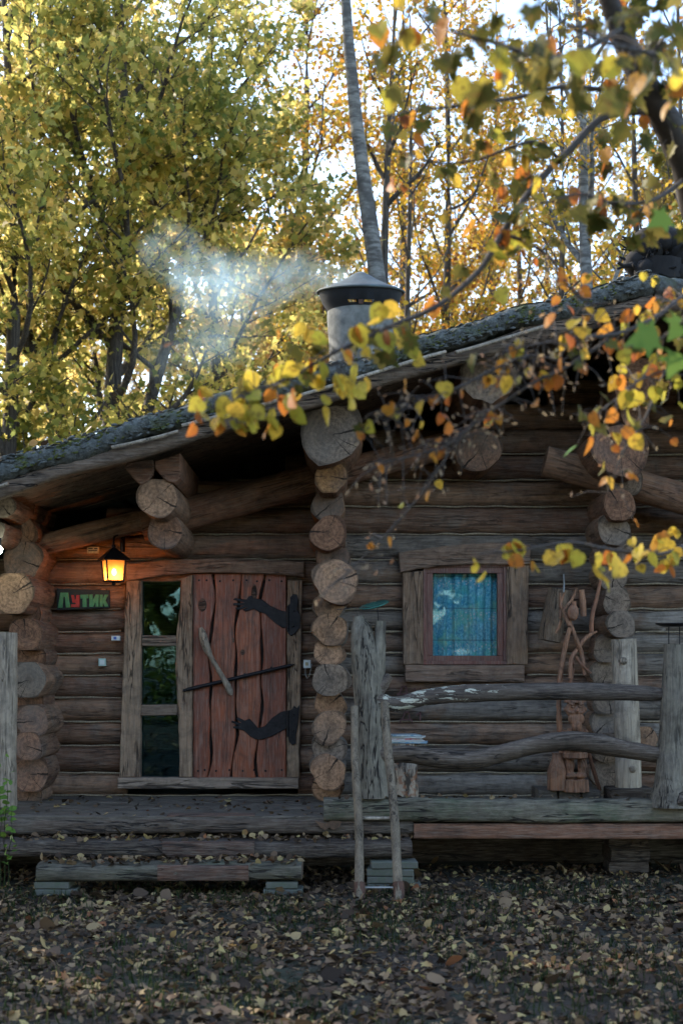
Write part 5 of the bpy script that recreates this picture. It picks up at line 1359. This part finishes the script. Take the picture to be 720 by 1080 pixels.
# foliage mesh (rounded, cupped leaves with a fold along the midrib)
def big_leaves(name, parent):
    vs = []; fs = []; mi = []
    side = [(0, 0), (.22, -.04), (.4, .1), (.46, .22), (.5, .36), (.45, .52), (.4, .62), (.3, .78), (.17, .9), (.0, 1.06)]
    lob = [(0, 0), (.2, -.12), (.44, -.14), (.36, .1), (.66, .3), (.38, .42), (.44, .64), (.22, .62), (.15, .85), (0, 1.1)]
    for p, s_, n_, tip, m_ in zip(LP, LS, LN, LR, LM):
        sd2 = side if m_ != 2 else lob
        p = Vector(p); n_ = Vector(n_); tip = Vector(tip); xx = tip.cross(n_).normalized(); base = len(vs)
        fold = fr2.uniform(.02, .28); curl = fr2.uniform(-.1, .3); asp = fr2.uniform(.8, 1.05)
        def pt(a, t): return p+xx*(a*s_*asp)+tip*(t*s_)-n_*(s_*(curl*t*t-fold*abs(a)))
        mids = [pt(0, t) for t in (0, .25, .5, .75, 1.06)]
        vs += mids
        for sg in (-1, 1):
            b0 = len(vs); vs += [pt(sg*a*(1+fr2.uniform(-.05, .05)), t) for a, t in sd2[1:-1]]
            ring = [base]+[b0+i for i in range(8)]+[base+4]
            F_ = [(base, ring[1], ring[2], ring[3], base+1), (base+1, ring[3], ring[4], ring[5], base+2), (base+2, ring[5], ring[6], ring[7], base+3), (base+3, ring[7], ring[8], ring[9])]
            for f_ in F_: fs.append(f_ if sg > 0 else f_[::-1]); mi.append(m_)
    me = bpy.data.meshes.new(name); me.from_pydata([tuple(v) for v in vs], [], fs)
    for m_ in ('leaf_yellow', 'leaf_orange', 'leaf_olive', 'leaf_bright_green', 'catkin'): me.materials.append(M[m_])
    me.polygons.foreach_set('material_index', mi); me.update(); o = bpy.data.objects.new(name, me); col.objects.link(o); attach(o, parent)
big_leaves('foliage', fg)
# one close green maple spray at the right
gm = empty('maple_sapling', (1.45, -8.3, 0), 'slender near sapling with a few bright green maple leaves at the right edge', 'sapling')
b = MB(); sp_ = [Vector((1.45, -8.3, -.1)), Vector((1.42, -8.3, .8)), Vector((1.36, -8.25, 1.6)), Vector((1.2, -8.2, 2.3)), P(742, 330, -8.1), P(715, 345, -8.0), P(690, 360, -8.0), P(660, 366, -8.0)]
b.tube(spline(sp_), [.013-.0003*i for i in range(36)], 7); b.build('stem', M['twig'], gm)
MPL = MAPLE.copy(); mn = np.array([[-.3, -1, .2], [.2, -1, .4], [.1, -.9, -.1], [0, -1, .3]])
mpos = np.array([tuple(P(694, 352, -8.02)), tuple(P(722, 338, -8)), tuple(P(715, 372, -8.05)), tuple(P(706, 228, -7.8))])
lsz = np.array([.105, .09, .08, .08]); lrl = np.array([1.85, 2.4, 2.8, 2.0])
for q in range(4): leaves_mesh('leaf', mpos[q:q+1], lsz[q:q+1], mn[q:q+1], lrl[q:q+1], MPL, M['leaf_bright_green'], gm)

# weed at the left edge of the steps
wd_ = empty('green_weed', P(6, 885, -2.4), 'thin green leafy weed growing beside the left end of the steps', 'plant')
b = MB(); wp = []; 
for (x0, x1, yt) in ((4, 8, 792), (0, 1, 830), (8, 14, 850), (-8, -3, 800)):
    A = P(x0, 938, -2.4); B_ = P(x1, yt, -2.4); pth = [A.lerp(B_, t/6)+Vector((.01*math.sin(t*2), .01*math.cos(t*3), 0)) for t in range(7)]
    b.tube(pth, [.004, .0035, .003, .003, .0025, .002, .0015], 5)
    for t in range(14): 
        f = fr2.uniform(.3, 1); wp.append(tuple(A.lerp(B_, f)+Vector((fr2.gauss(0, .025), fr2.gauss(0, .02), fr2.gauss(0, .01)))))
b.build('stem', M['grass'], wd_)
g_ = np.random.default_rng(2); nw = len(wp)
leaves_mesh('foliage', np.array(wp), g_.uniform(.04, .075, nw), g_.normal(0, 1, (nw, 3))*[.5, .5, .3]+[0, -.3, .8], g_.uniform(0, 6.28, nw), SMALL, M['leaf_bright_green'], wd_)

# ------------------------------------------------------------------ fallen leaves and grass
def litter(n, x0, x1, y0, y1, smin, smax, seed, zf, name, label, tilt=.35, shape=ROUND, zr=.03, dens=None):
    g = np.random.default_rng(seed); x = g.uniform(x0, x1, n); y = g.uniform(y0, y1, n)
    if dens is not None:
        k_ = g.random(n) < dens(x, y); x = x[k_]; y = y[k_]; n = len(x)
    if n > 3000:
        q_ = np.sin(x*3.1+1.3*np.sin(y*2.2))*np.cos(y*3.7+x)+.6*np.sin(x*7.3+y*5.1)+.5*np.sin(y*11-x*4)
        k_ = g.random(n) < np.clip(.75+.35*q_, .35, 1); x = x[k_]; y = y[k_]; n = len(x)
    z = zf(x, y)+g.uniform(.004, zr, n)
    nrm = g.normal(0, tilt, (n, 3))+[0, 0, 1]
    s_ = g.uniform(smin, smax, n)*np.where(g.random(n) < .06, 1.4, 1)
    o = leaves_mesh(name, np.stack([x, y, z], 1), s_, nrm, g.uniform(0, 6.28, n), shape, M['litter'], None, curl=.25); tag(o, label, 'leaves', kind='stuff'); return o
gzv = np.vectorize(gz)
litter(40000, -3.6, 4.2, -7.2, -.9, .022, .055, 5, gzv, 'fallen_leaves', 'brown and yellow fallen leaves covering the ground before the porch', .42, SMALL, zr=.028)
litter(6000, -3.6, 4.2, -7.2, -.9, .022, .05, 25, gzv, 'fallen_round_leaves', 'rounded fallen leaves scattered among the narrow ones', .4, ROUND, zr=.03)
litter(9000, -3.6, 4.2, -7.2, -1.9, .03, .07, 6, gzv, 'fallen_maple_leaves', 'larger curled maple leaves lying over the leaf litter', .35, MAPLE, zr=.035)
litter(16000, -14, 14, -20, 6, .05, .1, 7, gzv, 'scattered_leaves', 'sparser fallen leaves further out around the yard', .4, zr=.03)
litter(330, -3.2, .5, -1.88, -1.6, .025, .055, 8, lambda x, y: .338+0*x, 'step_leaves', 'dry leaves lying on the upper log step', .5, zr=.02)
litter(280, P(42, 0, -2.2).x, P(315, 0, -2.2).x, -2.23, -1.95, .025, .055, 9, lambda x, y: .226+0*x, 'lower_step_leaves', 'dry leaves lying on the lower log step', .5, zr=.02)
litter(260, -3, 2.6, -1.55, -.1, .025, .05, 10, lambda x, y: ZD+0*x, 'deck_leaves', 'few dry leaves lying on the porch deck', .4, zr=.012)
litter(420, -4.5, 3.5, -1.6, 1.5, .04, .07, 14, lambda x, y: P(690, 283, -1.6).z-SLOPE*np.abs(x-RX)+.012, 'roof_leaves', 'fallen leaves caught on the mossy roof', .5, zr=.03)
litter(70, 0, 2.6, -1.58, -1.42, .025, .045, 12, lambda x, y: .61+0*x, 'curb_leaves', 'few dry leaves lying on the log along the porch edge', .4, zr=.01)
def grass():
    g = np.random.default_rng(3); n = 19000; x = g.uniform(-3.6, 4.2, n); y = g.uniform(-7.4, -1.7, n)
    kk = np.sin(x*2.3+1)*np.cos(y*1.9)+np.sin(x*5+y*3)*.5 > -.15; x = x[kk]; y = y[kk]; n = len(x)
    z = gzv(x, y); pos = np.stack([x, y, z], 1)
    blade = np.array([(-.06, 0, 0), (.06, 0, 0), (.03, .6, .12), (0, 1, .35), (-.03, .6, .12)])
    az = g.uniform(0, 6.28, n); tilt = g.uniform(.2, 1.0, n)
    nrm = np.stack([np.cos(az), np.sin(az), tilt*.6], 1)
    # roll so that the blade's length points up
    nn = nrm/np.linalg.norm(nrm, axis=1, keepdims=True); a = np.where(np.abs(nn[:, 2:3]) < .9, np.array([[0, 0, 1.]]), np.array([[1., 0, 0]]))
    o = leaves_mesh('grass', pos, g.uniform(.03, .075, n), nrm, g.normal(0, .35, n), blade, M['grass']); tag(o, 'short dark grass blades poking through the fallen leaves', 'grass', kind='stuff')
grass()
